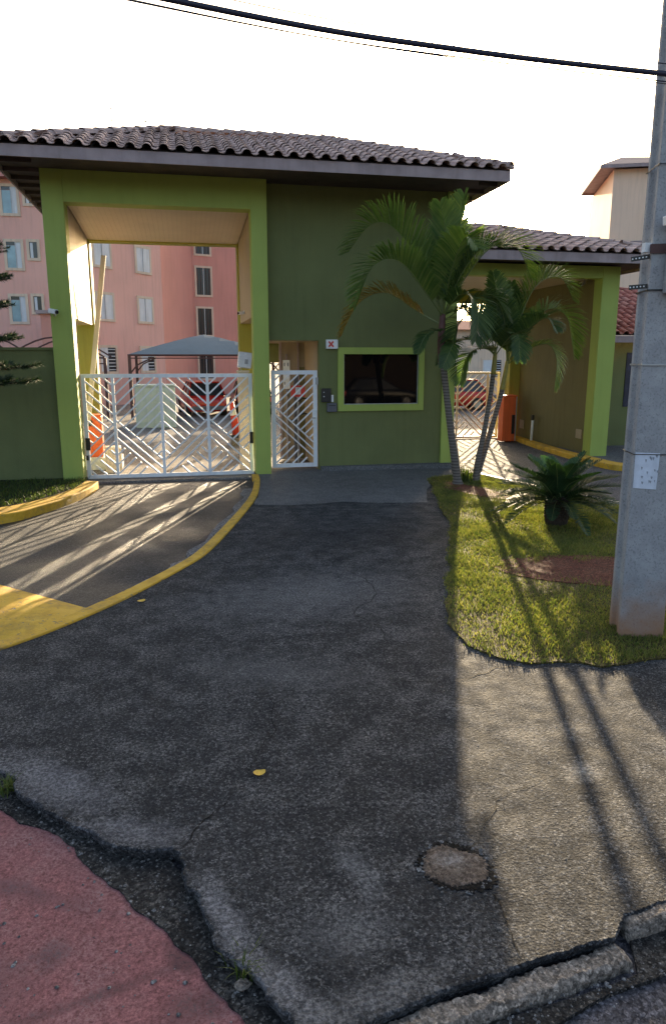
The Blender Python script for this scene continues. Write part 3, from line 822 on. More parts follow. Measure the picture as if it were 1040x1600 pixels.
part('ceiling', MB().add([(-2.05, GF + 0.40, 5.30), (1.42, GF + 0.40, 5.30), (1.42, 18.5, 5.12), (-2.05, 18.5, 5.12), (-2.05, GF + 0.40, 5.34), (1.42, GF + 0.40, 5.34), (1.42, 18.5, 5.16), (-2.05, 18.5, 5.16)],
     [(3, 2, 1, 0), (4, 5, 6, 7)]), 'pvc', gh)
part('side_panel', MB().box((-2.40, GF + 0.452, 3.18), (-2.07, 18.448, 5.9)), 'cream', gh)
part('side_panel', MB().box((1.44, GF + 0.402, 3.24), (1.72, 18.448, 5.9)), 'beige', gh)
WF = 15.3
wall = MB()
wall.box((X3 + 0.002, WF, 2.77), (2.84, WF + 0.2, 5.9))                      # over the footway
wall.box((2.84, WF, 0.0), (3.36, WF + 0.2, 5.9))
wall.box((5.07, WF, 0.0), (5.62, WF + 0.2, 5.9))
wall.box((3.36, WF, 0.0), (5.07, WF + 0.2, 1.40)); wall.box((3.36, WF, 2.50), (5.07, WF + 0.2, 5.9))
part('wall', wall, 'green', gh)
part('wall', MB().box((5.66, WF + 0.22, 0.0), (5.86, 18.8, 5.9)), 'green', gh)
part('wall', MB().box((1.76, 18.62, 2.3), (5.66, 18.8, 5.9)).box((2.84, 18.62, 0), (5.66, 18.8, 2.3)), 'green', gh)
part('wall', MB().box((2.84, WF + 0.2, 0.0), (2.98, 18.62, 2.77)), 'beige', gh)
part('ceiling', MB().box((X3 + 0.02, WF + 0.2, 2.77), (2.84, 18.6, 2.85)), 'beige', gh)
bevel(part('pillar', MB().box((5.60, WF - 0.06, 0.0), (5.89, WF + 0.26, 5.9)), 'lime', gh), 0.01)
win = part('window_frame', MB().box((3.24, WF - 0.05, 1.28), (5.17, WF + 0.06, 1.42)).box((3.24, WF - 0.05, 2.49), (5.17, WF + 0.06, 2.63)).box((3.24, WF - 0.05, 1.42), (3.37, WF + 0.06, 2.49)).box((5.05, WF - 0.05, 1.42), (5.17, WF + 0.06, 2.49)), 'lime', gh)
part('pane', MB().box((3.37, WF + 0.03, 1.42), (5.05, WF + 0.045, 2.49)), 'blackglass', win)
part('sill', MB().box((3.38, WF - 0.03, 1.421), (5.04, WF + 0.03, 1.435)).box((3.372, WF + 0.0, 1.436), (3.388, WF + 0.03, 2.48)).box((5.032, WF + 0.0, 1.436), (5.048, WF + 0.03, 2.48)), 'steel', win)
# inside the footway: inner doorway, partition
part('partition', MB().box((2.28, 17.2, 0.0), (2.84, 17.32, 2.77)), 'beige', gh)
part('door_frame', MB().box((2.38, 17.15, 0.0), (2.42, 17.2, 2.5)).box((2.66, 17.15, 0.0), (2.70, 17.2, 2.77)).box((2.23, 17.15, 0.0), (2.28, 17.2, 2.77)), 'wood', gh)
part('interior_door', MB().box((2.715, 17.165, 0.02), (2.825, 17.2, 2.2)), 'olive', gh)
# roof
EX0, EX1, EY0, EY1, EZ = -3.1, 6.3, 13.78, 20.0, 5.92
run = (EY1 - EY0) / 2; SL = math.atan(0.375); RZ = EZ + run * 0.375; RY = (EY0 + EY1) / 2
roof = part('roof', MB().add([(EX0, EY0, EZ), (EX1, EY0, EZ), (EX1, EY1, EZ), (EX0, EY1, EZ), (EX0 + run, RY, RZ), (EX1 - run, RY, RZ)],
     [(0, 1, 5, 4), (1, 2, 5), (2, 3, 4, 5), (3, 0, 4)]), 'deck', gh)
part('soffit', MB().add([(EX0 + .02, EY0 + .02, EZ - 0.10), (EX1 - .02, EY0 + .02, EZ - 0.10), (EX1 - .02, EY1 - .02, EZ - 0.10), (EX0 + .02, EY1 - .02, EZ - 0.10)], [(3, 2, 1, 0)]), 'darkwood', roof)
part('fascia', MB().box((EX0, EY0, EZ - 0.20), (EX1, EY0 + 0.035, EZ - 0.01)), 'wood', roof)
part('fascia', MB().box((EX0, EY1 - 0.035, EZ - 0.20), (EX1, EY1, EZ - 0.01)), 'wood', roof)
part('fascia', MB().box((EX0, EY0 + 0.036, EZ - 0.20), (EX0 + 0.035, EY1 - 0.036, EZ - 0.01)), 'wood', roof)
part('fascia', MB().box((EX1 - 0.035, EY0 + 0.036, EZ - 0.20), (EX1, EY1 - 0.036, EZ - 0.01)), 'wood', roof)
for k in range(9):
    y = 14.3 + k * 0.65
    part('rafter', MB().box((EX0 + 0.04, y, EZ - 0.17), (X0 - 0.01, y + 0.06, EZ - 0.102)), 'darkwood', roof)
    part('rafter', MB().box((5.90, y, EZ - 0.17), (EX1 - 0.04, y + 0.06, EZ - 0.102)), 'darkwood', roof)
SP, CL = 0.285, 0.34
tm = tile_mesh('roof_tile', SP, CL, 'tile')
rm = ridge_mesh('ridge_tile', 0.15, 0.36, 'tile')
tile_slope(roof, tm, (EX0, EY0, EZ), (EX1, EY0, EZ), (0, 1, 0), SL, run, SP, CL, 1, 1)
tile_slope(roof, tm, (EX1, EY0, EZ), (EX1, EY1, EZ), (-1, 0, 0), SL, run, SP, CL, 1, 1, join=True)
tile_slope(roof, tm, (EX0, EY1, EZ), (EX0, EY0, EZ), (1, 0, 0), SL, run, SP, CL, 1, 1, join=True)
ridge_run(roof, rm, (EX0 + run, RY, RZ + .02), (EX1 - run, RY, RZ + .02), 0.36)
ridge_run(roof, rm, (EX1, EY0, EZ + .03), (EX1 - run, RY, RZ + .03), 0.36)
ridge_run(roof, rm, (EX0, EY0, EZ + .03), (EX0 + run, RY, RZ + .03), 0.36)

# ================================================================== RIGHT PORTAL
rp = thing('entrance_portal', 'lower green entrance portal with tiled roof behind the palms', 'gatehouse', (7.9, 17.8, 0))
RF = 15.55
bevel(part('pillar', MB().box((9.50, RF, -0.05), (9.94, RF + 0.35, 4.46)), 'lime', rp), 0.012)
part('wall', MB().box((9.72, RF + 0.352, -0.05), (9.93, 20.3, 4.46)), 'olive', rp)
part('beam', MB().box((5.90, RF + 0.01, 4.20), (9.50, RF + 0.30, 4.46)), 'lime', rp)
part('beam', MB().box((5.90, 19.95, 3.95), (9.72, 20.25, 4.46)), 'ochre', rp)
part('pillar', MB().box((9.40, 19.95, -0.05), (9.718, 20.25, 3.95)), 'ochre', rp)
part('ceiling', MB().box((5.90, RF + 0.31, 4.28), (9.718, 19.94, 4.33)), 'pvc', rp)
FX0, FX1, FY0, FY1, FZ = 5.92, 10.75, 14.75, 21.0, 4.63
run2 = (FY1 - FY0) / 2; SL2 = math.atan(0.30); RZ2 = FZ + run2 * 0.30; RY2 = (FY0 + FY1) / 2
roof2 = part('roof', MB().add([(FX0, FY0, FZ), (FX1, FY0, FZ), (FX1, FY1, FZ), (FX0, FY1, FZ), (FX0, RY2, RZ2), (FX1 - run2, RY2, RZ2)],
     [(0, 1, 5, 4), (1, 2, 5), (2, 3, 4, 5), (3, 0, 4)]), 'deck', rp)
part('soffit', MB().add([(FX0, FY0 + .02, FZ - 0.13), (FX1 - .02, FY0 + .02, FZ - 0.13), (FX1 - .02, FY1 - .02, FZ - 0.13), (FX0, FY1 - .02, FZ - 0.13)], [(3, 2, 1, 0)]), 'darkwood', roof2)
part('fascia', MB().box((FX0, FY0, FZ - 0.20), (FX1, FY0 + 0.035, FZ - 0.01)), 'wood', roof2)
part('fascia', MB().box((FX1 - 0.035, FY0 + 0.036, FZ - 0.20), (FX1, FY1, FZ - 0.01)), 'wood', roof2)
tile_slope(roof2, tm, (FX0, FY0, FZ), (FX1, FY0, FZ), (0, 1, 0), SL2, run2, SP, CL, 0, 1)
tile_slope(roof2, tm, (FX1, FY0, FZ), (FX1, FY1, FZ), (-1, 0, 0), SL2, run2, SP, CL, 1, 1, join=True)
ridge_run(roof2, rm, (FX0, RY2, RZ2 + .02), (FX1 - run2, RY2, RZ2 + .02), 0.36)
ridge_run(roof2, rm, (FX1, FY0, FZ + .03), (FX1 - run2, RY2, RZ2 + .03), 0.36)
for (y0, y1, z0, z1) in ((19.5, 19.75, 0.38, 0.63), (16.32, 16.6, 0.42, 0.65)):
    bevel(part('wall_plate', MB().box((9.698, y0, z0), (9.72, y1, z1)), 'beige', rp), 0.006)

# ================================================================== GATES
def clip_line(p, d, poly):
    """clip infinite line p+t*d to a convex polygon (2-D)"""
    t0, t1 = -99.0, 99.0
    n = len(poly)
    for i in range(n):
        ax, ay = poly[i]; bx, by = poly[(i + 1) % n]
        nx, ny = -(by - ay), bx - ax            # inward normal for ccw polygons
        den = nx * d[0] + ny * d[1]
        num = nx * (p[0] - ax) + ny * (p[1] - ay)
        if abs(den) < 1e-9:
            if num < 0: return None
            continue
        t = -num / den
        if den > 0: t0 = max(t0, t)
        else: t1 = min(t1, t)
    if t1 - t0 < 0.09: return None
    return ((p[0] + d[0] * t0, p[1] + d[1] * t0), (p[0] + d[0] * t1, p[1] + d[1] * t1))

def zone_lines(poly, slope, step, off=0.0):
    out = []
    L = math.hypot(1, slope)
    k = -40
    while k < 60:
        seg = clip_line((0.0, off + k * step), (1 / L, slope / L), poly)
        if seg: out.append(seg)
        k += 1
    return out

def section(w, h, mirror, zl, band, step=0.165):
    """chevron field of one gate section; zl: height at which the falling band leaves the left stile"""
    a = 0.93
    segs = []
    tl, tr = zl, max(0.02, zl - a * w)
    bl, br = zl - band, max(0.0, zl - band - a * w)
    segs += zone_lines([(0, tl), (w, tr), (w, h), (0, h)], a, step, 0.05)
    low = [(0, bl), (w, br), (w, tr), (0, tl)] if br > 0 else [(0, bl), (bl / a, 0), (w, 0), (w, tr), (0, tl)]
    segs += zone_lines(low, -a, step * 0.92, tl - 0.001)
    if bl > 0.1:
        p = [(0, 0), (w, 0), (w, br), (0, bl)] if br > 0.02 else [(0, 0), (bl / a, 0), (0, bl)]
        segs += zone_lines(p, a, step, 0.02)
    if mirror:
        segs = [((w - p[0], p[1]), (w - q[0], q[1])) for p, q in segs]
    return segs

def make_gate(name, label, x_stiles, y, z0, z1, mat, fw=0.07, mids=0.05, mirrors=None, zls=None, step=0.165, barw=0.020):
    g_ = thing(name, label, 'gate', ((x_stiles[0] + x_stiles[-1]) / 2, y, z0))
    xa, xb = x_stiles[0], x_stiles[-1]
    part('rail', MB().box((xa, y - 0.025, z1 - fw), (xb, y + 0.025, z1)), mat, g_)
    part('rail', MB().box((xa, y - 0.025, z0), (xb, y + 0.025, z0 + fw)), mat, g_)
    for i, x in enumerate(x_stiles):
        hw = fw / 2 if i in (0, len(x_stiles) - 1) else mids / 2
        c = x + (hw if i == 0 else -hw if i == len(x_stiles) - 1 else 0)
        part('stile', MB().box((c - hw, y - 0.0235, z0 + fw), (c + hw, y + 0.0235, z1 - fw)), mat, g_)
    for i in range(len(x_stiles) - 1):
        a = x_stiles[i] + (fw if i == 0 else mids / 2)
        b = x_stiles[i + 1] - (fw if i + 1 == len(x_stiles) - 1 else mids / 2)
        h = z1 - z0 - 2 * fw
        for p, q in section(b - a, h, mirrors[i], zls[i], 0.46, step):
            part('bar', MB().bar((a + p[0], y, z0 + fw + p[1]), (a + q[0], y, z0 + fw + q[1]), barw, barw, (0, 1, 0)), mat, g_)
    return g_
vg = make_gate('vehicle_gate', 'wide white steel gate of slanted bars across the left driveway', [-2.03, -1.42, -0.47, 0.48, 1.415], 15.42, -0.05, 2.09, 'white', 0.075, 0.06,
               [True, False, True, False], [1.05, 1.12, 1.12, 1.12], 0.20, 0.031)
part('lock_box', MB().box((1.34, 15.36, 0.62), (1.41, 15.394, 0.86)), 'black', vg)
part('lock_box', MB().box((-2.02, 15.36, 0.55), (-1.93, 15.394, 0.8)).box((-2.03, 15.37, 0.34), (-1.98, 15.394, 0.44)), 'black', vg)
pg = make_gate('pedestrian_gate', 'narrow white steel gate between the lime pillar and the dark green wall', [1.82, 2.81], 15.40, 0.07, 2.15, 'white', 0.085, 0.05, [False], [1.22], 0.175, 0.028)
part('lock', MB().box((2.70, 15.35, 1.02), (2.80, 15.374, 1.30)), 'signwhite', pg)
part('handle', MB().bar((2.66, 15.33, 1.14), (2.76, 15.33, 1.14), 0.02, 0.02).bar((2.75, 15.33, 1.14), (2.75, 15.36, 1.14), 0.02, 0.02), 'steel', pg)
part('hinge', MB().box((2.77, 15.35, 1.85), (2.825, 15.374, 2.0)), 'steel', pg)
make_gate('rear_gate', 'cream steel gate of slanted bars at the back of the right portal', [5.95, 7.1, 8.05, 9.0, 9.38], 20.6, 0.02, 2.0, 'creamsteel', 0.06, 0.05, [False, True, False, True], [1.1, 1.1, 1.1, 1.1], 0.20, 0.030)

# ================================================================== SMALL THINGS ON THE GATEHOUSE
def ext(c, ax, w, r, n=10):
    return MB().tube([Vector(c) - Vector(ax) * w / 2, Vector(c) + Vector(ax) * w / 2], r, n)
def cctv(loc, aim, label, s=1.0):
    t = thing('security_camera', label, 'camera', loc)
    L = Vector(loc); a = Vector(aim).normalized()
    bevel(part('body', MB().bar(L - a * 0.10 * s, L + a * 0.10 * s, 0.085 * s, 0.085 * s), 'signwhite', t), 0.012)
    part('lens', ext(L + a * 0.105 * s, a, 0.03 * s, 0.036 * s), 'lens', t)
    return t, L, a
t, L, a = cctv((-2.36, 14.80, 3.27), (0.7, -0.7, -0.15), 'small white security camera on the left lime pillar')
part('bracket', MB().bar(L + Vector((0.0, 0.05, -0.03)), (-2.35, 14.95, 3.20), 0.03, 0.03), 'signwhite', t)
t, L, a = cctv((9.55, 16.5, 4.18), (-0.8, -0.5, -0.3), 'small white security camera under the right portal ceiling')
part('bracket', MB().bar(L, (9.6, 16.55, 4.28), 0.03, 0.03), 'signwhite', t)
t, L, a = cctv((1.36, 17.1, 3.42), (-0.8, -0.6, -0.1), 'small cream security camera on the side panel inside the tall portal', 0.8)
part('bracket', MB().bar(L, (1.44, 17.15, 3.46), 0.03, 0.03), 'signwhite', t)

t = thing('intercom', 'black intercom panel on the dark green wall beside the narrow gate', 'intercom', (2.98, WF, 1.6))
bevel(part('body', MB().box((2.88, WF - 0.06, 1.48), (3.09, WF, 1.77)), 'black', t), 0.008)
part('button', ext((2.93, WF - 0.065, 1.60), (0, 1, 0), 0.012, 0.012), 'signwhite', t)
part('button', ext((2.93, WF - 0.065, 1.69), (0, 1, 0), 0.012, 0.009), 'signwhite', t)
part('card_reader', MB().box((3.10, WF - 0.04, 1.48), (3.145, WF, 1.63)), 'signwhite', t)
t = thing('mailbox', 'small grey letter box below the black intercom', 'mailbox', (3.1, WF, 1.3))
bevel(part('body', MB().box((3.00, WF - 0.08, 1.27), (3.21, WF, 1.46)), 'grey', t), 0.008)
part('slot', MB().box((3.03, WF - 0.083, 1.40), (3.18, WF - 0.079, 1.415)), 'black', t)
t = thing('wall_sign', 'small white sign box with a red cross mark above the window corner', 'sign', (3.1, WF, 2.7))
bevel(part('box', MB().box((2.98, WF - 0.09, 2.60), (3.23, WF, 2.79)), 'signwhite', t), 0.006)
part('mark', MB().bar((3.03, WF - 0.092, 2.64), (3.13, WF - 0.092, 2.75), 0.006, 0.035, (0, 0, 1)).bar((3.03, WF - 0.0965, 2.75), (3.13, WF - 0.0965, 2.64), 0.006, 0.035, (0, 0, 1)), 'signred', t)

# cream gate motor post and the pale box leaning on it
t = thing('gate_post', 'cream square post behind the white gate by the lime pillar', 'post', (1.28, 16.1, 0))
bevel(part('shaft', MB().box((1.17, 16.0, -0.05), (1.40, 16.22, 2.10)), 'cream', t), 0.01)
part('cap', MB().box((1.15, 15.98, 2.10), (1.42, 16.24, 2.14)), 'cream', t)
t = thing('floodlight', 'pale blue tilted lamp housing on top of the cream post', 'lamp', (1.34, 16.1, 2.14))
ax_ = Vector((1, 0, -0.12)).normalized(); az_ = Vector((0.12, 0.1, 1)).normalized(); ay_ = az_.cross(ax_).normalized()
bevel(part('housing', MB().obox((1.33, 16.1, 2.36), ax_, ay_, az_, 0.15, 0.07, 0.17), 'paper', t), 0.02)
part('mark', MB().obox((1.36, 16.02, 2.33), ax_, ay_, az_, 0.035, 0.006, 0.05), 'ink', t)
part('stem', MB().tube([(1.25, 16.1, 2.13), (1.24, 16.1, 2.24)], 0.012), 'steel', t)

# antennas on the far slope of the roof
t = thing('aerial', 'thin mast aerial above the left part of the tall roof', 'antenna', (-1.28, 17.6, 6.6))
part('mast', MB().tube([(-1.28, 17.6, 6.6), (-1.30, 17.6, 7.72)], 0.012), 'steel', t)
part('element', MB().tube([(-1.38, 17.6, 7.48), (-1.18, 17.55, 7.44)], 0.008).tube([(-1.34, 17.6, 7.70), (-1.26, 17.6, 7.70)], 0.008), 'steel', t)
t = thing('aerial', 'short stub aerial right of the mast on the tall roof', 'antenna', (-0.57, 17.6, 6.7))
part('mast', MB().tube([(-0.57, 17.6, 6.7), (-0.57, 17.6, 7.52)], 0.012), 'steel', t)
part('element', MB().tube([(-0.62, 17.6, 7.47), (-0.52, 17.6, 7.50)], 0.012), 'steel', t)

# inside the footway
t = thing('turnstile', 'grey turnstile post with black arms seen through the narrow gate', 'turnstile', (2.55, 16.7, 0))
part('post', MB().box((2.50, 16.65, 0.0), (2.60, 16.75, 2.0)), 'grey', t)
for z in (0.95, 1.3):
    part('arm', MB().tube([(2.55, 16.65, z), (2.47, 16.4, z + 0.1), (2.36, 16.3, z + 0.05)], 0.014), 'black', t)
    part('arm', MB().tube([(2.55, 16.65, z + 0.1), (2.66, 16.42, z + 0.2), (2.76, 16.4, z + 0.2)], 0.014), 'black', t)
t = thing('notice_board', 'red notice with a pale square behind the narrow gate', 'notice', (2.52, 16.2, 1.6))
part('board', MB().box((2.36, 16.2, 1.55), (2.68, 16.215, 1.80)), 'signred', t)
part('print', MB().box((2.46, 16.195, 1.60), (2.58, 16.199, 1.76)), 'paper', t)
part('stand', MB().box((2.50, 16.216, 0.0), (2.53, 16.24, 1.78)), 'steel', t)
t = thing('notice_sheet', 'white upright sheet stand behind the narrow gate', 'notice', (2.35, 16.9, 1.8))
part('sheet', MB().box((2.28, 16.9, 1.70), (2.44, 16.91, 2.36)), 'signwhite', t)
part('print', MB().box((2.30, 16.893, 2.22), (2.33, 16.898, 2.30)).box((2.38, 16.893, 2.22), (2.41, 16.898, 2.30)).box((2.30, 16.893, 1.80), (2.33, 16.898, 1.86)), 'ink', t)
part('stand', MB().box((2.35, 16.912, 0.0), (2.375, 16.93, 2.3)), 'steel', t)

# barriers
def barrier(x, y, z, w, d, h, mat, label):
    t = thing('barrier_machine', label, 'barrier', (x, y, z))
    bevel(part('cabinet', MB().box((x - w / 2, y - d / 2, z), (x + w / 2, y + d / 2, z + h)), mat, t), 0.02)
    part('lid', MB().box((x - w / 2 - 0.01, y - d / 2 - 0.01, z + h), (x + w / 2 + 0.01, y + d / 2 + 0.01, z + h + 0.03)), mat, t)
    return t
t = barrier(-2.02, 16.95, 0.22, 0.36, 0.30, 0.92, 'orange', 'orange barrier machine with raised boom behind the left end of the white gate')
part('boom', MB().bar((-2.12, 16.74, 1.0), (-1.56, 16.74, 4.55), 0.035, 0.10, (1, 0, 0)), 'cream', t)
part('hub', ext((-2.1, 16.78, 1.0), (0, 1, 0), 0.06, 0.08), 'black', t)
part('plinth', MB().box((-2.25, 16.7, -0.055), (-1.45, 17.3, 0.22)), 'signwhite', t)
t = solo('concrete_block', rough_block(-1.75, 16.2, -1.40, 16.6, -0.055, 0.50, 0.1, 8), 'cream', 'pale concrete block beside the orange barrier behind the gate', 'block', (-1.6, 16.4, -0.05))
t = barrier(9.20, 19.55, 0.03, 0.42, 0.32, 1.30, 'orange', 'tall orange barrier machine against the wall of the right portal')
part('cover', MB().box((9.27, 19.375, 0.25), (9.36, 19.388, 0.8)), 'black', t)
part('side_strip', MB().box((9.375, 19.375, 0.04), (9.405, 19.389, 1.32)), 'steel', t)
t = thing('marker_cone', 'tall red cone with white band on a grey block behind the gate', 'cone', (1.42, 20.9, 0.0))
part('base', MB().box((1.25, 20.75, 0.16), (1.62, 21.1, 0.24)), 'black', t)
part('cone', MB().tube([(1.45, 20.9, 0.24), (1.36, 20.9, 0.85), (1.32, 20.9, 1.18)], [0.13, 0.085, 0.055], 12), 'redcone', t, True)
part('band', MB().tube([(1.365, 20.9, 0.80), (1.345, 20.9, 0.95)], [0.095, 0.082], 12, False), 'signwhite', t, True)
solo('concrete_block', MB().box((1.28, 20.6, -0.055), (1.72, 21.2, 0.158)), 'kerbstone', 'low grey concrete block under the red cone', 'block', (1.5, 20.9, -0.05))
t = thing('bollard', 'thin white pipe bollard with black cap beside the yellow kerb of the right portal', 'bollard', (9.55, 18.9, 0))
part('pipe', MB().tube([(9.56, 18.7, 0.1), (9.58, 18.7, 0.84)], 0.035, 10), 'signwhite', t, True)
part('cap', MB().tube([(9.55, 18.66, 0.70), (9.55, 18.66, 0.85)], 0.042, 10), 'black', t)

# boundary wall on the left
bw = thing('boundary_wall', 'dark green boundary wall left of the tall portal', 'wall', (-6, 15.3, 0))
part('panel', MB().box((-12, 15.15, -0.1), (X0 - 0.002, 15.35, 2.56)), 'green', bw)
part('coping', MB().box((-12, 15.12, 2.56), (X0 - 0.002, 15.38, 2.61)), 'green', bw)

# ================================================================== APARTMENT BLOCKS
def windows_on(parent, o, u, n, items):
    """items: (s, z, w, h, kind) with s measured along u from o; n points outwards"""
    for (s, z, w, h, kind) in items:
        def B(s0, s1, z0, z1, d0, d1):
            c = o + u * ((s0 + s1) / 2) + Vector((0, 0, (z0 + z1) / 2)) + n * ((d0 + d1) / 2)
            return MB().obox(c, u, n, Vector((0, 0, 1)), abs(s1 - s0) / 2, abs(d1 - d0) / 2, abs(z1 - z0) / 2)
        t_ = 0.13
        fr = MB()
        for q in (B(s - t_, s + w + t_, z - t_, z, 0, 0.06), B(s - t_, s + w + t_, z + h, z + h + t_, 0, 0.06), B(s - t_, s, z, z + h, 0, 0.06), B(s + w, s + w + t_, z, z + h, 0, 0.06)):
            fr.add(q.v, q.f)
        f = part('window_frame', fr, 'trim', parent)
        if kind == 'shutter':
            half = w / 2
            part('shutter', B(s, s + half - 0.01, z, z + h, 0.004, 0.03), 'shutter', f)
            part('shutter', B(s + half + 0.01, s + w, z, z + h, 0.004, 0.045), 'shutter', f)
            part('mullion', B(s + half - 0.012, s + half + 0.012, z, z + h, 0.046, 0.055), 'steel', f)
        elif kind == 'half':
            part('shutter', B(s, s + w * 0.5, z, z + h, 0.004, 0.03), 'shutter', f)
            part('pane', B(s + w * 0.5, s + w, z, z + h, 0.004, 0.012), 'darkglass', f)
            for k in range(7):
                zz = z + h * (k + 0.5) / 7
                part('slat', B(s + w * 0.52, s + w * 0.98, zz - 0.02, zz + 0.02, 0.014, 0.03), 'shutter', f)
        elif kind == 'barred':
            part('pane', B(s, s + w, z, z + h, 0.004, 0.012), 'darkglass', f)
            for k in range(5):
                ss = s + w * (k + 0.5) / 5
                part('mullion', B(ss - 0.018, ss + 0.018, z, z + h, 0.014, 0.04), 'shutter' if k == 2 else 'rust', f)
        elif kind == 'blue':
            part('pane', B(s, s + w * 0.62, z, z + h * 0.86, 0.004, 0.012), 'blueglass', f)
            part('pane', B(s + w * 0.64, s + w, z, z + h, 0.004, 0.02), 'shutter', f)
            part('pane', B(s, s + w * 0.62, z + h * 0.87, z + h, 0.004, 0.012), 'darkglass', f)
            part('mullion', B(s + w * 0.60, s + w * 0.645, z, z + h, 0.021, 0.05), 'steel', f)
        else:
            part('pane', B(s, s + w, z, z + h, 0.004, 0.012), 'darkglass', f)
            part('pane', B(s + w * 0.1, s + w * 0.45, z, z + h * 0.95, 0.014, 0.03), 'shutter', f)

ST = 2.64
# block seen through the portal: facade turned, receding to the right
ap = thing('apartment_block', 'pink apartment block with white shuttered windows seen through the portal', 'apartment building', (-2, 44, 0))
A0 = Vector((-4.55, 39.0, -0.05)); uA = Vector((0.62, 0.785, 0)).normalized(); nA = Vector((uA.y, -uA.x, 0))
LA = 5.75
A1 = A0 + uA * LA
back = -nA
def prism(pts, z0, z1):
    return MB().slab([(p.x, p.y) for p in pts], z1, z0)
part('wall', prism([A0, A1, A1 + back * 8, A0 + back * 8], -0.1, 12.2), 'pink', ap)
itemsA = []
for zz in (7.62 - ST * 2 - 0.05, 7.62 - ST - 0.02, 7.62 - 0.98 + 0.0):
    pass
for i, z in enumerate((1.75, 4.42, 7.06, 9.7)):
    itemsA.append((0.62, z - 0.02, 1.10, 1.22, 'half' if i == 0 else 'shutter'))
    itemsA.append((3.72, z - 0.02, 1.05, 1.22, 'half' if i == 0 else 'shutter'))
windows_on(ap, A0 + Vector((0, 0, 0.05)), uA, nA, itemsA)
# recessed strip and far wing
B0 = Vector((0.45, 51.0, -0.05)); uB = Vector((0.94, 0.34, 0)).normalized(); nB = Vector((uB.y, -uB.x, 0))
part('wall', prism([A1 - nA * 0.8 + uA * 0.02, B0 + uB * 0.6 - nB * 0.2, B0 + uB * 0.6 - nB * 6, A1 - nA * 6], -0.1, 12.2), 'pinkshade', ap)
part('wall', prism([B0 + uB * 0.45, B0 + uB * 4.6, B0 + uB * 4.6 - nB * 7, B0 + uB * 0.45 - nB * 7], -0.1, 12.6), 'pinkshade', ap)
windows_on(ap, B0 + Vector((0, 0, 0.05)), uB, nB, [(0.72, 1.05, 1.0, 1.75, 'barred'), (0.72, 3.98, 1.0, 1.75, 'barred'), (0.72, 6.62, 1.0, 1.75, 'barred'), (0.72, 9.26, 1.0, 1.75, 'barred')])
# left block, facing the street
ap2 = thing('apartment_block', 'pink apartment block with small and large windows left of the tall pillar', 'apartment building', (-10, 42, 0))
part('wall', MB().box((-16, 39.0, -0.1), (-6.15, 47, 10.9)), 'pink', ap2)
part('roof', MB().add([(-16.5, 38.4, 10.75), (-5.7, 38.4, 10.75), (-5.7, 47.5, 10.75), (-16.5, 47.5, 10.75), (-12, 43, 12.6), (-9.5, 43, 12.6)], [(0, 1, 5, 4), (1, 2, 5), (2, 3, 4, 5), (3, 0, 4), (3, 2, 1, 0)]), 'redtile', ap2)
it = []
for z in (1.55, 4.18, 6.72, 9.22):
    it += [(-8.13, z, 0.66, 1.20, 'blue'), (-7.08, z + 0.48, 0.36, 0.74, 'small'), (-9.6, z, 0.66, 1.2, 'blue'), (-11.5, z, 0.66, 1.2, 'blue')]
windows_on(ap2, Vector((0, 39.0, 0)), Vector((1, 0, 0)), Vector((0, -1, 0)), it)
# low pink annex between them
ax3 = thing('annex', 'low pink annex with brown roof edge beyond the portal', 'building', (-5.2, 36, 0))
part('wall', MB().box((-6.14, 35.0, -0.1), (-4.0, 37.6, 4.35)), 'pinkshade', ax3)
part('roof', MB().box((-6.3, 34.8, 4.35), (-3.8, 37.8, 4.50)), 'wood', ax3)
# pale building behind the right gate
pb = thing('pale_house', 'low pale pink house beyond the cream gate', 'house', (17, 47, 0))
part('wall', MB().box((9.5, 46.0, -0.1), (30, 52, 4.3)), 'trim', pb)
part('roof', MB().add([(9.0, 45.4, 4.25), (30.5, 45.4, 4.25), (30.5, 52.5, 4.25), (9.0, 52.5, 4.25), (11, 49, 5.0), (28, 49, 5.0)], [(0, 1, 5, 4), (1, 2, 5), (2, 3, 4, 5), (3, 0, 4), (3, 2, 1, 0)]), 'redtile', pb)
for k in range(4):
    windows_on(pb, Vector((0, 46.0, 0)), Vector((1, 0, 0)), Vector((0, -1, 0)), [(12.5 + k * 3.6, 1.2, 1.3, 1.1, 'half')])
# beige tower, far right
bt = thing('apartment_tower', 'tall beige apartment block with wide eaves beyond the right roof', 'apartment building', (32, 48, 0))
T0 = Vector((27.7, 45.0, 0)); uT = Vector((0.93, -0.37, 0)).normalized(); nT = Vector((uT.y, -uT.x, 0))
part('wall', prism([T0, T0 + uT * 9, T0 + uT * 9 - nT * 9, T0 - nT * 9], -0.1, 14.3), 'towerbeige', bt)
part('string_course', prism([T0 + nT * 0.08 - uT * 0.1, T0 + uT * 9 + nT * 0.08, T0 + uT * 9 - nT * 9, T0 - nT * 9 - uT * 0.1], 9.75, 9.9), 'wood', bt)
e = [T0 + nT * 0.7 - uT * 0.95, T0 + uT * 10 + nT * 0.7, T0 + uT * 10 - nT * 7.5, T0 - nT * 7.5 - uT * 0.95]
m = MB().slab([(p.x, p.y) for p in e], 14.45, 14.25)
tr_ = part('roof', m, 'wood', bt)
part('tiles', MB().add([(e[0].x, e[0].y, 14.46), (e[1].x, e[1].y, 14.46), (e[2].x, e[2].y, 14.46), (e[3].x, e[3].y, 14.46), (T0.x + 3, T0.y + 4, 16.2)], [(0, 1, 4), (1, 2, 4), (2, 3, 4), (3, 0, 4)]), 'tile', tr_)

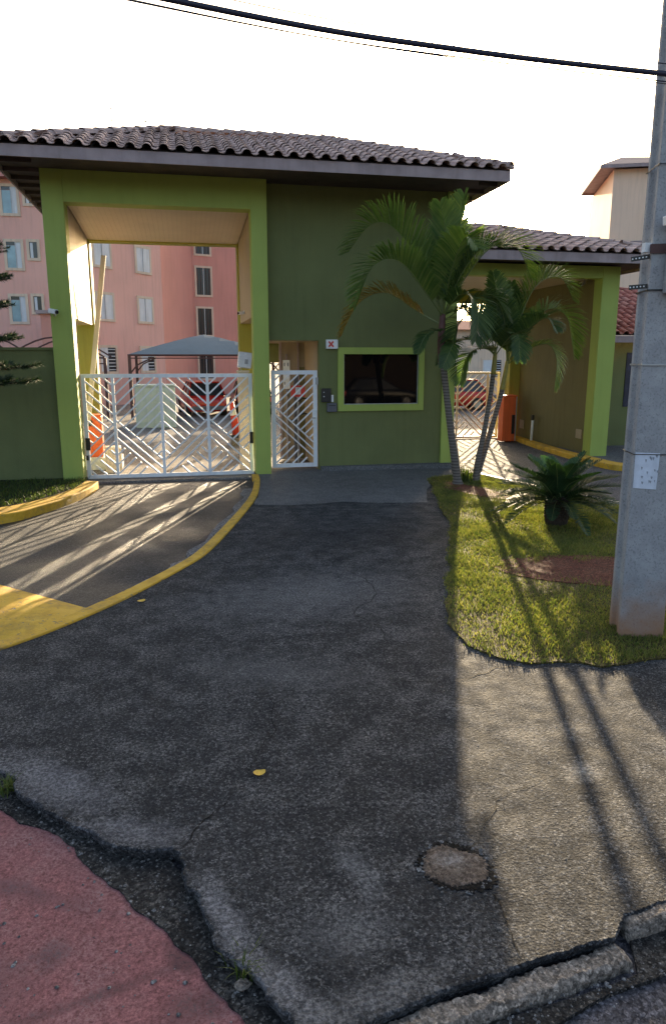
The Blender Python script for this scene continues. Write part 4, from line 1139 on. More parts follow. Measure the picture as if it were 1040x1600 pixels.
# red roofed house at the right, behind the pole
rh = thing('side_house', 'low green house with red tile roof between the right portal and the pole', 'house', (13, 19, 0))
part('wall', MB().box((9.96, 17.6, -0.05), (18, 21, 2.95)), 'green', rh)
r3 = part('roof', MB().add([(9.97, 16.95, 2.98), (18.4, 16.95, 2.98), (18.4, 20.4, 4.40), (9.97, 20.4, 4.40)], [(0, 1, 2, 3)]), 'deck', rh)
part('fascia', MB().box((9.97, 16.95, 2.80), (18.4, 16.99, 2.96)), 'wood', r3)
tm3 = tile_mesh('roof_tile', 0.26, 0.36, 'redtile')
tile_slope(r3, tm3, (9.97, 16.95, 2.99), (14.1, 16.95, 2.99), (0, 1, 0), math.atan2(1.42, 3.45), 3.3, 0.26, 0.36, 0, 0)
ridge_run(r3, ridge_mesh('ridge_tile', 0.11, 0.36, 'redtile'), (9.97, 20.4, 4.42), (14.1, 20.4, 4.42), 0.36)
t = thing('poster', 'dark blue poster with a pale patch on the wall beside the pole', 'poster', (11.9, 17.58, 1.9))
part('sheet', MB().box((11.62, 17.575, 1.12), (12.6, 17.597, 2.55)), 'posterblue', t)
part('print', MB().slab(ring_poly(11.9, 0, 0.07, 0.16, 16, 0.2, 4), 0.003, 0.0), 'signwhite', t).matrix_local = Matrix.Translation(-Vector((11.9, 17.58, 1.9))) @ Matrix.Translation((0, 17.572, 1.75)) @ Matrix.Rotation(R(90), 4, 'X') @ Matrix.Translation(Vector((11.9, 17.58, 1.9)))

# ================================================================== COURTYARD
def canopy(label, cx, cy, w, d, ez, rz, loc):
    t = thing('shade_canopy', label, 'canopy', loc)
    n = 10
    m = MB()
    for i in range(n + 1):
        for j in range(n + 1):
            u, v = i / n * 2 - 1, j / n * 2 - 1
            r_ = max(abs(u), abs(v))
            m.v.append((cx + u * w / 2, cy + v * d / 2, ez + (rz - ez) * (1 - r_ ** 1.18)))
    for i in range(n):
        for j in range(n):
            k = i * (n + 1) + j
            m.f.append((k, k + n + 1, k + n + 2, k + 1))
    part('fabric', m, 'tent', t)
    for sx in (-1, 1):
        for sy in (-1, 1):
            px, py = cx + sx * w * 0.49, cy + sy * d * 0.49
            part('post', MB().box((px - 0.06, py - 0.06, -0.055), (px + 0.06, py + 0.06, ez - 0.03)), 'rust', t)
            part('brace', MB().tube([(px, py, ez - 0.75), (px - sx * 0.3, py, ez - 0.4), (px - sx * 0.9, py, ez - 0.12)], 0.03, 6), 'rust', t)
    for sy in (-1, 1):
        part('edge_beam', MB().tube([(cx - w / 2, cy + sy * d * 0.495, ez - 0.02), (cx + w / 2, cy + sy * d * 0.495, ez - 0.02)], 0.04, 6).tube([(cx - w / 2, cy + sy * d * 0.495, ez - 0.14), (cx + w / 2, cy + sy * d * 0.495, ez - 0.14)], 0.025, 6), 'rust', t)
    return t
canopy('grey fabric carport canopy in front of the pink block', 0.95, 32.6, 6.2, 4.6, 2.55, 3.42, (0.95, 32.6, 0))
canopy('grey fabric carport canopy seen over the narrow gate', 7.2, 34.5, 5.6, 4.6, 2.55, 3.3, (7.2, 34.5, 0))
cf = thing('carport_frame', 'bare brown carport hoops in front of the left pink block', 'carport', (-6.5, 31, 0))
def hoop(y, x0, x1, z, rise):
    return [(x0 + (x1 - x0) * k / 10, y, z + rise * math.sin(math.pi * k / 10)) for k in range(11)]
for (x0, x1) in ((-9.0, -6.3), (-6.6, -3.0)):
    part('hoop', MB().tube(hoop(30.0, x0, x1, 2.45, 0.75), 0.035, 6), 'rust', cf)
    part('hoop', MB().tube(hoop(33.0, x0, x1, 2.45, 0.75), 0.035, 6), 'rust', cf)
part('edge_beam', MB().tube([(-9, 30, 2.42), (-3, 30, 2.42)], 0.035, 6), 'rust', cf)
part('edge_beam', MB().tube([(-9, 30, 2.20), (-3, 30, 2.20)], 0.025, 6), 'rust', cf)
for x in (-9, -6.4, -3.0):
    part('post', MB().box((x - 0.06, 29.94, -0.055), (x + 0.06, 30.06, 2.42)), 'rust', cf)
t = thing('utility_cabinet', 'pale green cabinet standing in the courtyard behind the gate', 'cabinet', (-1.0, 27.0, 0))
bevel(part('body', MB().box((-1.72, 26.6, -0.055), (-0.32, 27.6, 1.42)), 'palegreen', t), 0.03)
part('lid', MB().box((-1.76, 26.56, 1.42), (-0.28, 27.64, 1.48)), 'palegreen', t)
part('door', MB().box((-1.64, 26.585, 0.1), (-1.05, 26.6, 1.32)), 'palegreen', t)
part('door', MB().box((-0.99, 26.585, 0.1), (-0.40, 26.6, 1.32)), 'palegreen', t)

# cars
def car(label, loc, rot, mat):
    t = thing('parked_car', label, 'car', loc, 'parked cars')
    t.rotation_euler = (0, 0, rot)
    ORG[t.name] = Vector((0, 0, 0))
    Ls = [-2.05, -1.98, -1.75, -1.2, -0.6, 0.2, 0.9, 1.45, 1.85, 2.02]
    top = [0.62, 0.80, 0.90, 0.94, 0.93, 0.92, 0.90, 0.82, 0.72, 0.58]
    hw = [0.66, 0.76, 0.82, 0.85, 0.86, 0.86, 0.85, 0.83, 0.78, 0.66]
    m = MB(); q = 8
    for x, zt, w in zip(Ls, top, hw):
        for yy, z in ((-w * 0.9, 0.22), (-w, 0.36), (-w, zt - 0.14), (-w * 0.9, zt), (w * 0.9, zt), (w, zt - 0.14), (w, 0.36), (w * 0.9, 0.22)):
            m.v.append((x, yy, z))
    for i in range(len(Ls) - 1):
        for k in range(q):
            m.f.append((i * q + k, i * q + (k + 1) % q, (i + 1) * q + (k + 1) % q, (i + 1) * q + k))
    m.f.append(tuple(reversed(range(q)))); m.f.append(tuple((len(Ls) - 1) * q + k for k in range(q)))
    b = part('body', m, mat, t, True)
    def cab(st, inset, lo, hi):
        m = MB()
        for x, z, w in st:
            m.v += [(x, -w, z), (x, w, z)]
        return m
    # glasshouse
    gx = [(-1.78, 0.90, 0.74), (-1.25, 1.40, 0.60), (0.05, 1.44, 0.62), (0.95, 0.90, 0.74)]
    m = MB()
    for x, z, w in gx: m.v += [(x, -w, z), (x, w, z)]
    m.v += [(-1.25, -0.79, 0.90), (-1.25, 0.79, 0.90), (0.05, -0.80, 0.90), (0.05, 0.80, 0.90)]
    m.f += [(0, 1, 3, 2), (4, 5, 7, 6), (0, 2, 8), (8, 2, 4, 10), (10, 4, 6), (1, 9, 3), (9, 11, 5, 3), (11, 7, 5)]
    part('window', m, 'darkglass', t)
    m = MB().box((-1.30, -0.62, 1.40), (0.10, 0.62, 1.47))
    bevel(part('roof', m, mat, t), 0.03)
    for s_ in (-1, 1):
        part('window_pillar', MB().bar((-1.76, 0.75 * s_, 0.91), (-1.26, 0.62 * s_, 1.42), 0.06, 0.06), mat, t)
        part('window_pillar', MB().bar((0.93, 0.75 * s_, 0.91), (0.06, 0.63 * s_, 1.43), 0.05, 0.05), mat, t)
        part('window_pillar', MB().bar((-0.5, 0.81 * s_, 0.91), (-0.52, 0.63 * s_, 1.43), 0.07, 0.03), mat, t)
    for x in (-1.25, 1.25):
        for s_ in (-1, 1):
            w = part('tyre', MB().tube([(x, s_ * 0.66, 0.30), (x, s_ * 0.88, 0.30)], 0.31, 16), 'tyre', t)
            part('rim', MB().tube([(x, s_ * 0.86, 0.30), (x, s_ * 0.89, 0.30)], 0.19, 12), 'steel', w)
    for s_ in (-1, 1):
        part('headlight', MB().box((1.88, s_ * 0.45, 0.55), (1.99, s_ * 0.72, 0.68)), 'lightlens', t)
        part('tail_light', MB().box((-2.03, s_ * 0.52, 0.60), (-1.95, s_ * 0.74, 0.80)), 'signred', t)
    part('bumper', MB().box((1.95, -0.7, 0.3), (2.06, 0.7, 0.46)).box((-2.1, -0.7, 0.3), (-2.0, 0.7, 0.46)), 'grey', t)
    return t
car('red car parked under the canopy behind the white gate', (0.75, 33.3, -0.055), R(97), 'carred')
car('dark car parked right of the red car under the canopy', (3.0, 33.6, -0.055), R(90), 'carblack')
car('black car parked across the street, mirrored in the dark window', (10.2, -6.6, -0.085), R(4), 'carblack')
ow = thing('reflection_wall', 'unseen dark wall added across the street to darken the window reflection', 'wall', (10, -9.6, 0))  # out-of-view wall, added so the window reflects something dark
part('panel', MB().box((-14, -9.8, -0.2), (34, -9.5, 2.7)), 'bark', ow)
part('coping', MB().box((-14, -9.85, 2.7), (34, -9.45, 2.78)), 'bark', ow)
car('red car parked beyond the cream gate of the right portal', (12.6, 33.5, -0.055), R(172), 'carred')

# ================================================================== PALMS
def bez(pts, n):
    return [Vector(p) for p in smooth_line(pts, n)]

def frond(parent, pts, leaf, mat, nl=34, vee=0.65, sweep=0.9, start=0.16, droop=0.5, seed=0, rr=0.013, width=0.0145, name='frond'):
    """arching pinnate leaf: rachis through pts, leaflets on both sides"""
    r = random.Random(seed)
    P = bez(pts, 10)
    D = [0.0]
    for a, b in zip(P, P[1:]): D.append(D[-1] + (b - a).length)
    T = D[-1]
    def at(s):
        s = max(0, min(0.9999, s)) * T
        for i in range(len(D) - 1):
            if D[i + 1] >= s:
                f = (s - D[i]) / (D[i + 1] - D[i] + 1e-9)
                return P[i].lerp(P[i + 1], f), (P[i + 1] - P[i]).normalized()
    m = MB()
    up0 = Vector((0, 0, 1))
    mean = (P[-1] - P[0]); hz = Vector((mean.x, mean.y, 0))
    if hz.length < 0.05: hz = Vector((0, -1, 0))
    side0 = hz.normalized().cross(up0).normalized()
    for s_ in (-1, 1):
        for k in range(nl):
            q = start + (1 - start) * (k + r.uniform(0.1, 0.9)) / nl
            p, t = at(q)
            sd2 = (side0 - t * side0.dot(t)).normalized()
            nrm = sd2.cross(t).normalized()
            if nrm.dot(up0) < 0 and abs(t.z) < 0.7: nrm = -nrm
            env = math.sin(math.pi * min(1, (q - start) / (1 - start) * 0.80 + 0.16)) ** 0.7
            L = leaf * env * r.uniform(0.85, 1.1)
            fwd = sweep * (0.6 + 0.6 * q)
            d = (sd2 * s_ * math.cos(vee) + nrm * math.sin(vee) * r.uniform(0.7, 1.2) + t * fwd).normalized()
            wv = d.cross(nrm).normalized() * width * r.uniform(0.8, 1.2)
            p1 = p + d * L * 0.45 - up0 * L * 0.03 * droop
            p2 = p + d * L * 0.8 - up0 * L * 0.16 * droop
            p3 = p + d * L - up0 * L * 0.36 * droop
            o = len(m.v)
            m.v += [tuple(p - wv * 0.5), tuple(p + wv * 0.5), tuple(p1 - wv), tuple(p1 + wv), tuple(p2 - wv * 0.7), tuple(p2 + wv * 0.7), tuple(p3)]
            m.f += [(o, o + 1, o + 3, o + 2), (o + 2, o + 3, o + 5, o + 4), (o + 4, o + 5, o + 6)]
    f = part(name, m, mat, parent)
    part('rachis', MB().tube(P[::2] + ([P[-1]] if len(P) % 2 == 0 else []), [rr * (1 - 0.8 * i / (len(P[::2]))) for i in range(len(P[::2]) + (1 if len(P) % 2 == 0 else 0))], 5), 'rachis', f)
    return f

def palm(label, trunk_pts, radii, shaft_pts, shaft_r, shaft_mat, fronds, seed):
    t = thing('palm_tree', label, 'palm', trunk_pts[0], 'palms in the lawn')
    tp = smooth_line(trunk_pts, 8)
    rr = [radii[0] + (radii[1] - radii[0]) * min(1, i / (len(tp) - 1) * 1.4) for i in range(len(tp))]
    rr[0] *= 1.45; rr[1] *= 1.25; rr[2] *= 1.1
    part('trunk', MB().tube(tp, rr, 12), 'trunk', t, True)
    sp_ = smooth_line(shaft_pts, 5)
    part('crownshaft', MB().tube(sp_, [shaft_r[0] + (shaft_r[1] - shaft_r[0]) * i / (len(sp_) - 1) for i in range(len(sp_))], 10), shaft_mat, t, True)
    for k, fr in enumerate(fronds):
        pts, leaf, mat, nl, vee = fr[:5]
        T_ = sum((Vector(b) - Vector(a)).length for a, b in zip(pts, pts[1:]))
        frond(t, pts, leaf * min(1.15, 0.55 + 0.28 * T_), mat, int(18 + 33 * T_), vee, seed=seed * 100 + k, droop=fr[5] if len(fr) > 5 else 0.5)
    return t
def rel(c, *ps):
    return [(c[0] + x, c[1] + y, c[2] + z) for x, y, z in ps]
# tall one by the wall; crown round (4.75, 12.95, 3.2)
c = (4.72, 12.95, 3.15)
palm('tallest palm with reddish crown, leaning left against the dark wall', [(5.13, 12.95, 0), (5.06, 12.95, 0.45), (4.97, 12.95, 0.96), (4.84, 12.95, 1.75), (4.75, 12.95, 2.35)], (0.085, 0.062),
     [(4.76, 12.95, 2.30), (4.71, 12.95, 2.7), (4.72, 12.95, 3.2)], (0.105, 0.05), 'shaft', [
    (rel(c, (0, 0, 0), (-0.38, -0.1, 0.70), (-0.98, -0.25, 1.42), (-1.45, -0.35, 1.50), (-1.88, -0.4, 1.02)), 0.64, 'palm', 52, 0.95),
    (rel(c, (0, 0, 0), (-0.45, -0.35, 0.38), (-1.05, -0.7, 0.85), (-1.55, -0.85, 0.75), (-1.86, -0.9, 0.10)), 0.50, 'palm', 42, 0.85),
    (rel(c, (0, 0, -0.15), (-0.45, 0.15, 0.1), (-1.0, 0.25, 0.42), (-1.5, 0.3, 0.25), (-1.85, 0.3, -0.35)), 0.50, 'palmyellow', 40, 0.5),
    (rel(c, (0, 0, 0), (0.12, 0.05, 0.8), (0.26, 0.1, 1.6), (0.38, 0.12, 2.15)), 0.60, 'palm', 42, 0.5, 0.2),
    (rel(c, (0, 0, 0), (-0.05, -0.1, 0.75), (-0.12, -0.3, 1.45), (-0.30, -0.5, 1.85)), 0.55, 'palm', 40, 0.6, 0.3),
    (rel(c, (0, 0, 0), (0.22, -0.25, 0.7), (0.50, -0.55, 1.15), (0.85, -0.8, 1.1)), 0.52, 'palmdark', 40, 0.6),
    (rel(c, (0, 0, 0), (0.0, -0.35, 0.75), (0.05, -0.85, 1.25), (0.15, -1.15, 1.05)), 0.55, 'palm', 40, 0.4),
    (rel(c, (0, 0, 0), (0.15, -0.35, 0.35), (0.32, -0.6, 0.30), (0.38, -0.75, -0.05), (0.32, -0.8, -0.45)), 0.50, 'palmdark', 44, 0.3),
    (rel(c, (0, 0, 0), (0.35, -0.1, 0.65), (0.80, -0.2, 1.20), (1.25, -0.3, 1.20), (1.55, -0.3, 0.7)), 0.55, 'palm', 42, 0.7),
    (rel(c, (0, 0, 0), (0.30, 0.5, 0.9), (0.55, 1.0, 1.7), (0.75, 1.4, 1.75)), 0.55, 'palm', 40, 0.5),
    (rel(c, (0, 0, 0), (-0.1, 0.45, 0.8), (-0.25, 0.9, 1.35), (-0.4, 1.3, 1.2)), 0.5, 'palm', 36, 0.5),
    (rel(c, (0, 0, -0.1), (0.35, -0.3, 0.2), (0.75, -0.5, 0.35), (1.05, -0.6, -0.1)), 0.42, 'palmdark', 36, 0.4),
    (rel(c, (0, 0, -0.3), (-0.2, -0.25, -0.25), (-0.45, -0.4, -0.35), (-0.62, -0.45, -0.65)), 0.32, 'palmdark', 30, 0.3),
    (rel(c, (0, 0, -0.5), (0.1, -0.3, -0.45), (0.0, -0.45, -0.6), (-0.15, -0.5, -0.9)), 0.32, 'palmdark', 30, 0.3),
    ], 1)
c = (5.92, 13.25, 2.45)
palm('slim palm with dark trunk in the middle of the clump', [(5.58, 13.22, 0), (5.66, 13.22, 0.5), (5.76, 13.24, 1.0), (5.86, 13.25, 1.7), (5.90, 13.25, 2.15)], (0.062, 0.045),
     [(5.90, 13.25, 2.1), (5.92, 13.25, 2.5)], (0.055, 0.04), 'sheath', [
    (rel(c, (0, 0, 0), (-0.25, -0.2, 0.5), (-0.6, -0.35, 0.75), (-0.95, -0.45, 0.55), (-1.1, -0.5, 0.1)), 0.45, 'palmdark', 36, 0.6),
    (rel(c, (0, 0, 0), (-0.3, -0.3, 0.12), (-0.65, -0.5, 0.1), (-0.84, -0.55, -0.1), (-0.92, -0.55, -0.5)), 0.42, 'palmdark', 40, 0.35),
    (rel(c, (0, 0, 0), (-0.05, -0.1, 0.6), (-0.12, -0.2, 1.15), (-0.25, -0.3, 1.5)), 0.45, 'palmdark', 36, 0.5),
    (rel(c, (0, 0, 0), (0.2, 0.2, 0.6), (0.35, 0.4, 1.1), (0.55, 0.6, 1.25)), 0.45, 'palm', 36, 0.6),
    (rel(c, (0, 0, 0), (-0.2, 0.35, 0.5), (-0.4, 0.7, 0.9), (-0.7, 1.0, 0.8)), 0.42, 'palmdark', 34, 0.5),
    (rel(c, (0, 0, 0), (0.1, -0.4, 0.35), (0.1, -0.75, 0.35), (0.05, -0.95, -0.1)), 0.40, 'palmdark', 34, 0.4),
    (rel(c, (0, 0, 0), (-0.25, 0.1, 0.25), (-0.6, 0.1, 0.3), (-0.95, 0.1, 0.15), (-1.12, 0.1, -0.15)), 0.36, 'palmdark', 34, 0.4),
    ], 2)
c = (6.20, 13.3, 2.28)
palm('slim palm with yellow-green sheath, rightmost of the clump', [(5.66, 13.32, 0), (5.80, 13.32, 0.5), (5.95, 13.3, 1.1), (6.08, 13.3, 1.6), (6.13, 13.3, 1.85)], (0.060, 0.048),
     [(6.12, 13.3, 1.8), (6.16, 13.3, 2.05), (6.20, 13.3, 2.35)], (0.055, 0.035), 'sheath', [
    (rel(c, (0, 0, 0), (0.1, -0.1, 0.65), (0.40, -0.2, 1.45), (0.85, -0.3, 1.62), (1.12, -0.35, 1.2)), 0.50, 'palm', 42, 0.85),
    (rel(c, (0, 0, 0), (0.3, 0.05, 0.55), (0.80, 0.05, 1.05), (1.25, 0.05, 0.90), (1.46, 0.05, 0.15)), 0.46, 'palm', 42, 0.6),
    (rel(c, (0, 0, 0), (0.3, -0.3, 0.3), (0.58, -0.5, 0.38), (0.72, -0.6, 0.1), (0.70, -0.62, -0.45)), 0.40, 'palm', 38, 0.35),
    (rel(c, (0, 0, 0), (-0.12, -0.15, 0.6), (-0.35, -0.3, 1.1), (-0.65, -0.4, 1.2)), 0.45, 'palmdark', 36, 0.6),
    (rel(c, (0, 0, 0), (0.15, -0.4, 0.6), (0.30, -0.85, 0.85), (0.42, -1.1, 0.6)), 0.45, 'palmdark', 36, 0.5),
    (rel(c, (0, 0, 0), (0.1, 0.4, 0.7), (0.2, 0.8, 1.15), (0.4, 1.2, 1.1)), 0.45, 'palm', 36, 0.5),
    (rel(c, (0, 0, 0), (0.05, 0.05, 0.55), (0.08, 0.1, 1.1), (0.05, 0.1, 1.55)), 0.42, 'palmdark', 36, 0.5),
    ], 3)
# shoots at the foot of the clump
def tuft(name, label, cx, cy, n, lo, hi, spread, mat, seed, w=0.008):
    r = random.Random(seed); m = MB()
    for k in range(n):
        a = r.uniform(0, 6.283); L = r.uniform(lo, hi); s_ = r.uniform(0.2, 1) * spread
        bx, by = cx + r.gauss(0, spread * 0.25), cy + r.gauss(0, spread * 0.25)
        d = Vector((math.cos(a), math.sin(a), 0)); wv = Vector((-d.y, d.x, 0)) * w
        p0 = Vector((bx, by, 0.01)); p1 = p0 + d * s_ * 0.4 + Vector((0, 0, L * 0.65)); p2 = p0 + d * s_ + Vector((0, 0, L * r.uniform(0.6, 1)))
        o = len(m.v)
        m.v += [tuple(p0 - wv), tuple(p0 + wv), tuple(p1 - wv * .8), tuple(p1 + wv * .8), tuple(p2)]
        m.f += [(o, o + 1, o + 3, o + 2), (o + 2, o + 3, o + 4)]
    return solo(name, m, mat, label, 'plant', (cx, cy, 0.01))
tuft('palm_shoots', 'low tuft of yellowish shoots between the palm trunks', 5.36, 13.15, 90, 0.15, 0.42, 0.22, 'weeds', 4, 0.010)

# ================================================================== CYCAD
cx, cy = 5.28, 9.40
cyc = thing('cycad', 'dark spiky cycad with a stout trunk on the lawn', 'plant', (cx, cy, 0))
tm_ = MB()
prof = [(0.0, 0.15), (0.08, 0.17), (0.20, 0.165), (0.30, 0.15), (0.38, 0.12), (0.42, 0.04)]
tm_.tube([(cx, cy, z) for z, r_ in prof], [r_ for z, r_ in prof], 14)
part('trunk', tm_, 'bark', cyc)
sc = MB()
for k in range(170):
    a = k * 2.39996; z = 0.03 + 0.35 * k / 170
    rr_ = 0.15
    d = Vector((math.cos(a), math.sin(a), 0.55)).normalized()
    sc.bar(Vector((cx + math.cos(a) * rr_ * 0.9, cy + math.sin(a) * rr_ * 0.9, z)), Vector((cx, cy, z)) + d * (rr_ + 0.05) , 0.03, 0.018)
part('leaf_bases', sc, 'bark', cyc)
rc = random.Random(5)
nf = 56
for k in range(nf):
    a = k * 2.39996 + rc.uniform(-0.15, 0.15)
    el = R(-8 + 80 * (k / nf) ** 1.2 + rc.uniform(-6, 6)) 
    L = rc.uniform(0.80, 0.98) * (0.85 if k > 44 else 1.0)
    h = Vector((math.cos(a), math.sin(a), 0))
    b = Vector((cx, cy, 0.37)) + h * 0.05
    p1 = b + (h * math.cos(el) + Vector((0, 0, 1)) * math.sin(el)) * L * 0.5
    e2 = el - R(22)
    p2 = p1 + (h * math.cos(e2) + Vector((0, 0, 1)) * math.sin(e2)) * L * 0.5
    frond(cyc, [b, p1, p2], 0.17, 'cycadnew' if k in (44, 53) else 'cycad', 46, 0.45, 0.75, 0.10, 0.12, 900 + k, 0.009, 0.0095)

# ================================================================== CONIFER AT THE LEFT EDGE
tx, ty = -3.75, 13.2
con = thing('conifer_tree', 'dark conifer with bottlebrush branches at the left edge by the wall', 'tree', (tx, ty, 0))
part('trunk', MB().tube([(tx, ty, 0), (tx + 0.02, ty, 2), (tx, ty, 4.0), (tx, ty, 4.9)], [0.09, 0.07, 0.04, 0.015], 10), 'bark', con, True)
rc = random.Random(12)
def brush(pts, rad, n, seed, tipmat=None):
    r = random.Random(seed); m = MB()
    P = bez(pts, 8); N = len(P) - 1
    for k in range(n):
        q = r.uniform(0.12, 1.0) * N
        i = min(int(q), N - 1); p = P[i].lerp(P[i + 1], q - i); t = (P[i + 1] - P[i]).normalized()
        v = Vector((r.gauss(0, 1), r.gauss(0, 1), r.gauss(0, 1) + 0.3)); v = (v - t * v.dot(t)).normalized()
        d = (v + t * 0.9).normalized(); L = rad * r.uniform(0.6, 1.2)
        wv = d.cross(t).normalized() * 0.006
        o = len(m.v)
        m.v += [tuple(p - wv), tuple(p + wv), tuple(p + d * L)]
        m.f.append((o, o + 1, o + 2))
    return m, P
for zi, z in enumerate((2.0, 2.25, 2.72, 3.25, 3.7, 4.15, 4.5)):
    nb = 7
    for k in range(nb):
        a = 2 * math.pi * (k + 0.37 * zi) / nb + rc.uniform(-0.2, 0.2)
        L = (1.30 - 0.20 * (z - 2.0)) * rc.uniform(0.85, 1.1)
        h = Vector((math.cos(a), math.sin(a), 0))
        b = Vector((tx, ty, z))
        pts = [b, b + h * L * 0.5 + Vector((0, 0, -0.04)), b + h * L + Vector((0, 0, 0.06))]
        m, P = brush(pts, 0.11, 620, zi * 10 + k)
        br = part('branch', MB().tube(P[::4], [0.022, 0.018, 0.014, 0.009, 0.004][:len(P[::4])], 6), 'bark', con)
        for s_ in (-1, 1):
            sd_ = Vector((-h.y, h.x, 0)) * s_
            for f_ in (0.55, 0.75):
                q = b + h * L * f_
                m2, P2 = brush([q, q + sd_ * 0.14 + h * 0.12, q + sd_ * 0.24 + h * 0.28 + Vector((0, 0, 0.04))], 0.075, 150, zi * 100 + k * 7 + s_ + int(f_ * 10))
                m.add(m2.v, m2.f)
        part('needles', m, 'needle', br)

# ================================================================== UTILITY POLE
pcx, pcy = 3.88, 5.38
up_ = thing('utility_pole', 'square grey concrete utility pole with rusty foot at the right', 'pole', (pcx, pcy, 0))
yaw = R(-17)
def PP(x, y, z, k=1.0):
    c_, s_ = math.cos(yaw), math.sin(yaw)
    return (pcx + (x * c_ - y * s_) * k, pcy + (x * s_ + y * c_) * k, z)
pm = MB(); H = 9.0
# I-shaped section: flat front face, recessed flanks
sec = [(-0.20, -0.15), (0.17, -0.15), (0.185, -0.135), (0.185, -0.09), (0.15, -0.07), (0.15, 0.07), (0.185, 0.09), (0.185, 0.15), (-0.20, 0.15), (-0.20, 0.09), (-0.165, 0.07), (-0.165, -0.07), (-0.20, -0.09)]
lev = [(-0.15, 1.0), (2.0, 0.965), (4.5, 0.92), (H, 0.84)]
for z, k in lev:
    for x, y in sec: pm.v.append(PP((x + 0.20) * k - 0.20, y * k, z))
q = len(sec)
for i in range(len(lev) - 1):
    for k in range(q):
        pm.f.append((i * q + k, i * q + (k + 1) % q, (i + 1) * q + (k + 1) % q, (i + 1) * q + k))
pm.f.append(tuple((len(lev) - 1) * q + k for k in range(q)))
bevel(part('shaft', pm, 'pole', up_), 0.008)
for z, th in ((2.35, 0.012), (1.62, 0.006), (3.86, 0.006), (2.93, 0.012)):
    ring = MB()
    e = 0.006
    for (a, b) in (((-0.20 - e, -0.15 - e), (0.19, -0.15 - e)), ((-0.20 - e, 0.15 + e), (-0.20 - e, -0.15 - e)), ((0.19, -0.15 - e), (0.19, 0.15 + e)), ((0.19, 0.15 + e), (-0.20 - e, 0.15 + e))):
        k = 0.96
        ring.bar(PP((a[0] + .2) * k - .2, a[1], z), PP((b[0] + .2) * k - .2, b[1], z), 0.006, th)
    part('strap', ring, 'steel' if z == 2.35 else 'black', up_)
t = thing('meter_box', 'grey steel box strapped high on the pole', 'box', (pcx + 0.05, pcy - 0.2, 2.94))
bevel(part('body', MB().add([PP(-0.10, -0.30, 2.90), PP(0.22, -0.30, 2.90), PP(0.22, -0.152, 2.90), PP(-0.10, -0.152, 2.90), PP(-0.10, -0.30, 3.28), PP(0.22, -0.30, 3.28), PP(0.22, -0.152, 3.28), PP(-0.10, -0.152, 3.28)],
     [(0, 3, 2, 1), (4, 5, 6, 7), (0, 1, 5, 4), (1, 2, 6, 5), (2, 3, 7, 6), (3, 0, 4, 7)]), 'pole', t), 0.01)
part('conduit', MB().tube([PP(-0.03, -0.22, 3.28), PP(-0.03, -0.22, 3.42)], 0.035, 10), 'rust', t)
t = thing('lamp_head', 'pale square lamp head above the steel box on the pole', 'lamp', PP(-0.1, -0.25, 3.4))
bevel(part('head', MB().obox(PP(-0.09, -0.25, 3.44), Vector((0.97, -0.15, 0.12)).normalized(), Vector((0.15, 0.97, 0)).normalized(), Vector((-0.12, 0, 0.99)).normalized(), 0.065, 0.06, 0.035), 'signwhite', t), 0.008)
part('stem', MB().tube([PP(-0.05, -0.24, 3.41), PP(-0.03, -0.16, 3.30)], 0.02, 8), 'rust', t)
def bracket(label, z, zz, clamp):
    t = thing('cable_bracket', label, 'bracket', PP(-0.30, -0.1, z))
    part('bar', MB().bar(PP(-0.34, -0.10, z), PP(-0.203, -0.10, z + zz), 0.02, 0.035), 'black', t)
    for k in range(5):
        u = k / 5
        part('bolt', MB().tube([PP(-0.335 + u * 0.13, -0.115, z + zz * u), PP(-0.335 + u * 0.13, -0.107, z + zz * u)], 0.006, 6), 'signwhite', t)
    if clamp:
        part('clamp', MB().box(PP(-0.255, -0.14, z + 0.05), PP(-0.215, -0.08, z + 0.12)), 'signwhite', t)
        part('plate', MB().bar(PP(-0.22, -0.153, z + 0.07), PP(-0.06, -0.153, z + 0.075), 0.012, 0.07), 'rust', t)
bracket('black bolted cable bracket level with the tile eave, beside the pole', 3.17, 0.02, True)
bracket('black bolted cable bracket below the eave, beside the pole', 2.955, 0.01, False)
t = thing('paper_notice', 'white weathered paper notice pasted on the concrete pole', 'notice', PP(-0.1, -0.155, 1.5))
def sheet(x0, x1, z0, z1, d0, d1, k=0.97):
    a = lambda x, d, z: PP((x + .2) * k - .2, -0.15 * k - d, z)
    return MB().add([a(x0 + .004, d1, z0), a(x1 - .006, d1, z0 - 0.01), a(x1 - .006, d0, z0 - 0.01), a(x0 + .004, d0, z0), a(x0, d1, z1), a(x1, d1, z1 - 0.004), a(x1, d0, z1 - 0.004), a(x0, d0, z1)],
     [(0, 3, 2, 1), (4, 5, 6, 7), (0, 1, 5, 4), (1, 2, 6, 5), (2, 3, 7, 6), (3, 0, 4, 7)])
part('sheet', sheet(-0.192, 0.01, 1.335, 1.635, 0.004, 0.009), 'paper', t)
rc = random.Random(3)
spots = MB()
for k in range(16):
    x = rc.uniform(-0.18, 0.0); z = rc.uniform(1.37, 1.61); w = rc.uniform(0.003, 0.012)
    q_ = sheet(x, x + w + 0.008, z, z + rc.uniform(0.012, 0.02), 0.0095, 0.011)
    spots.add(q_.v, q_.f)
part('print', spots, 'ink', t, kind='stuff')

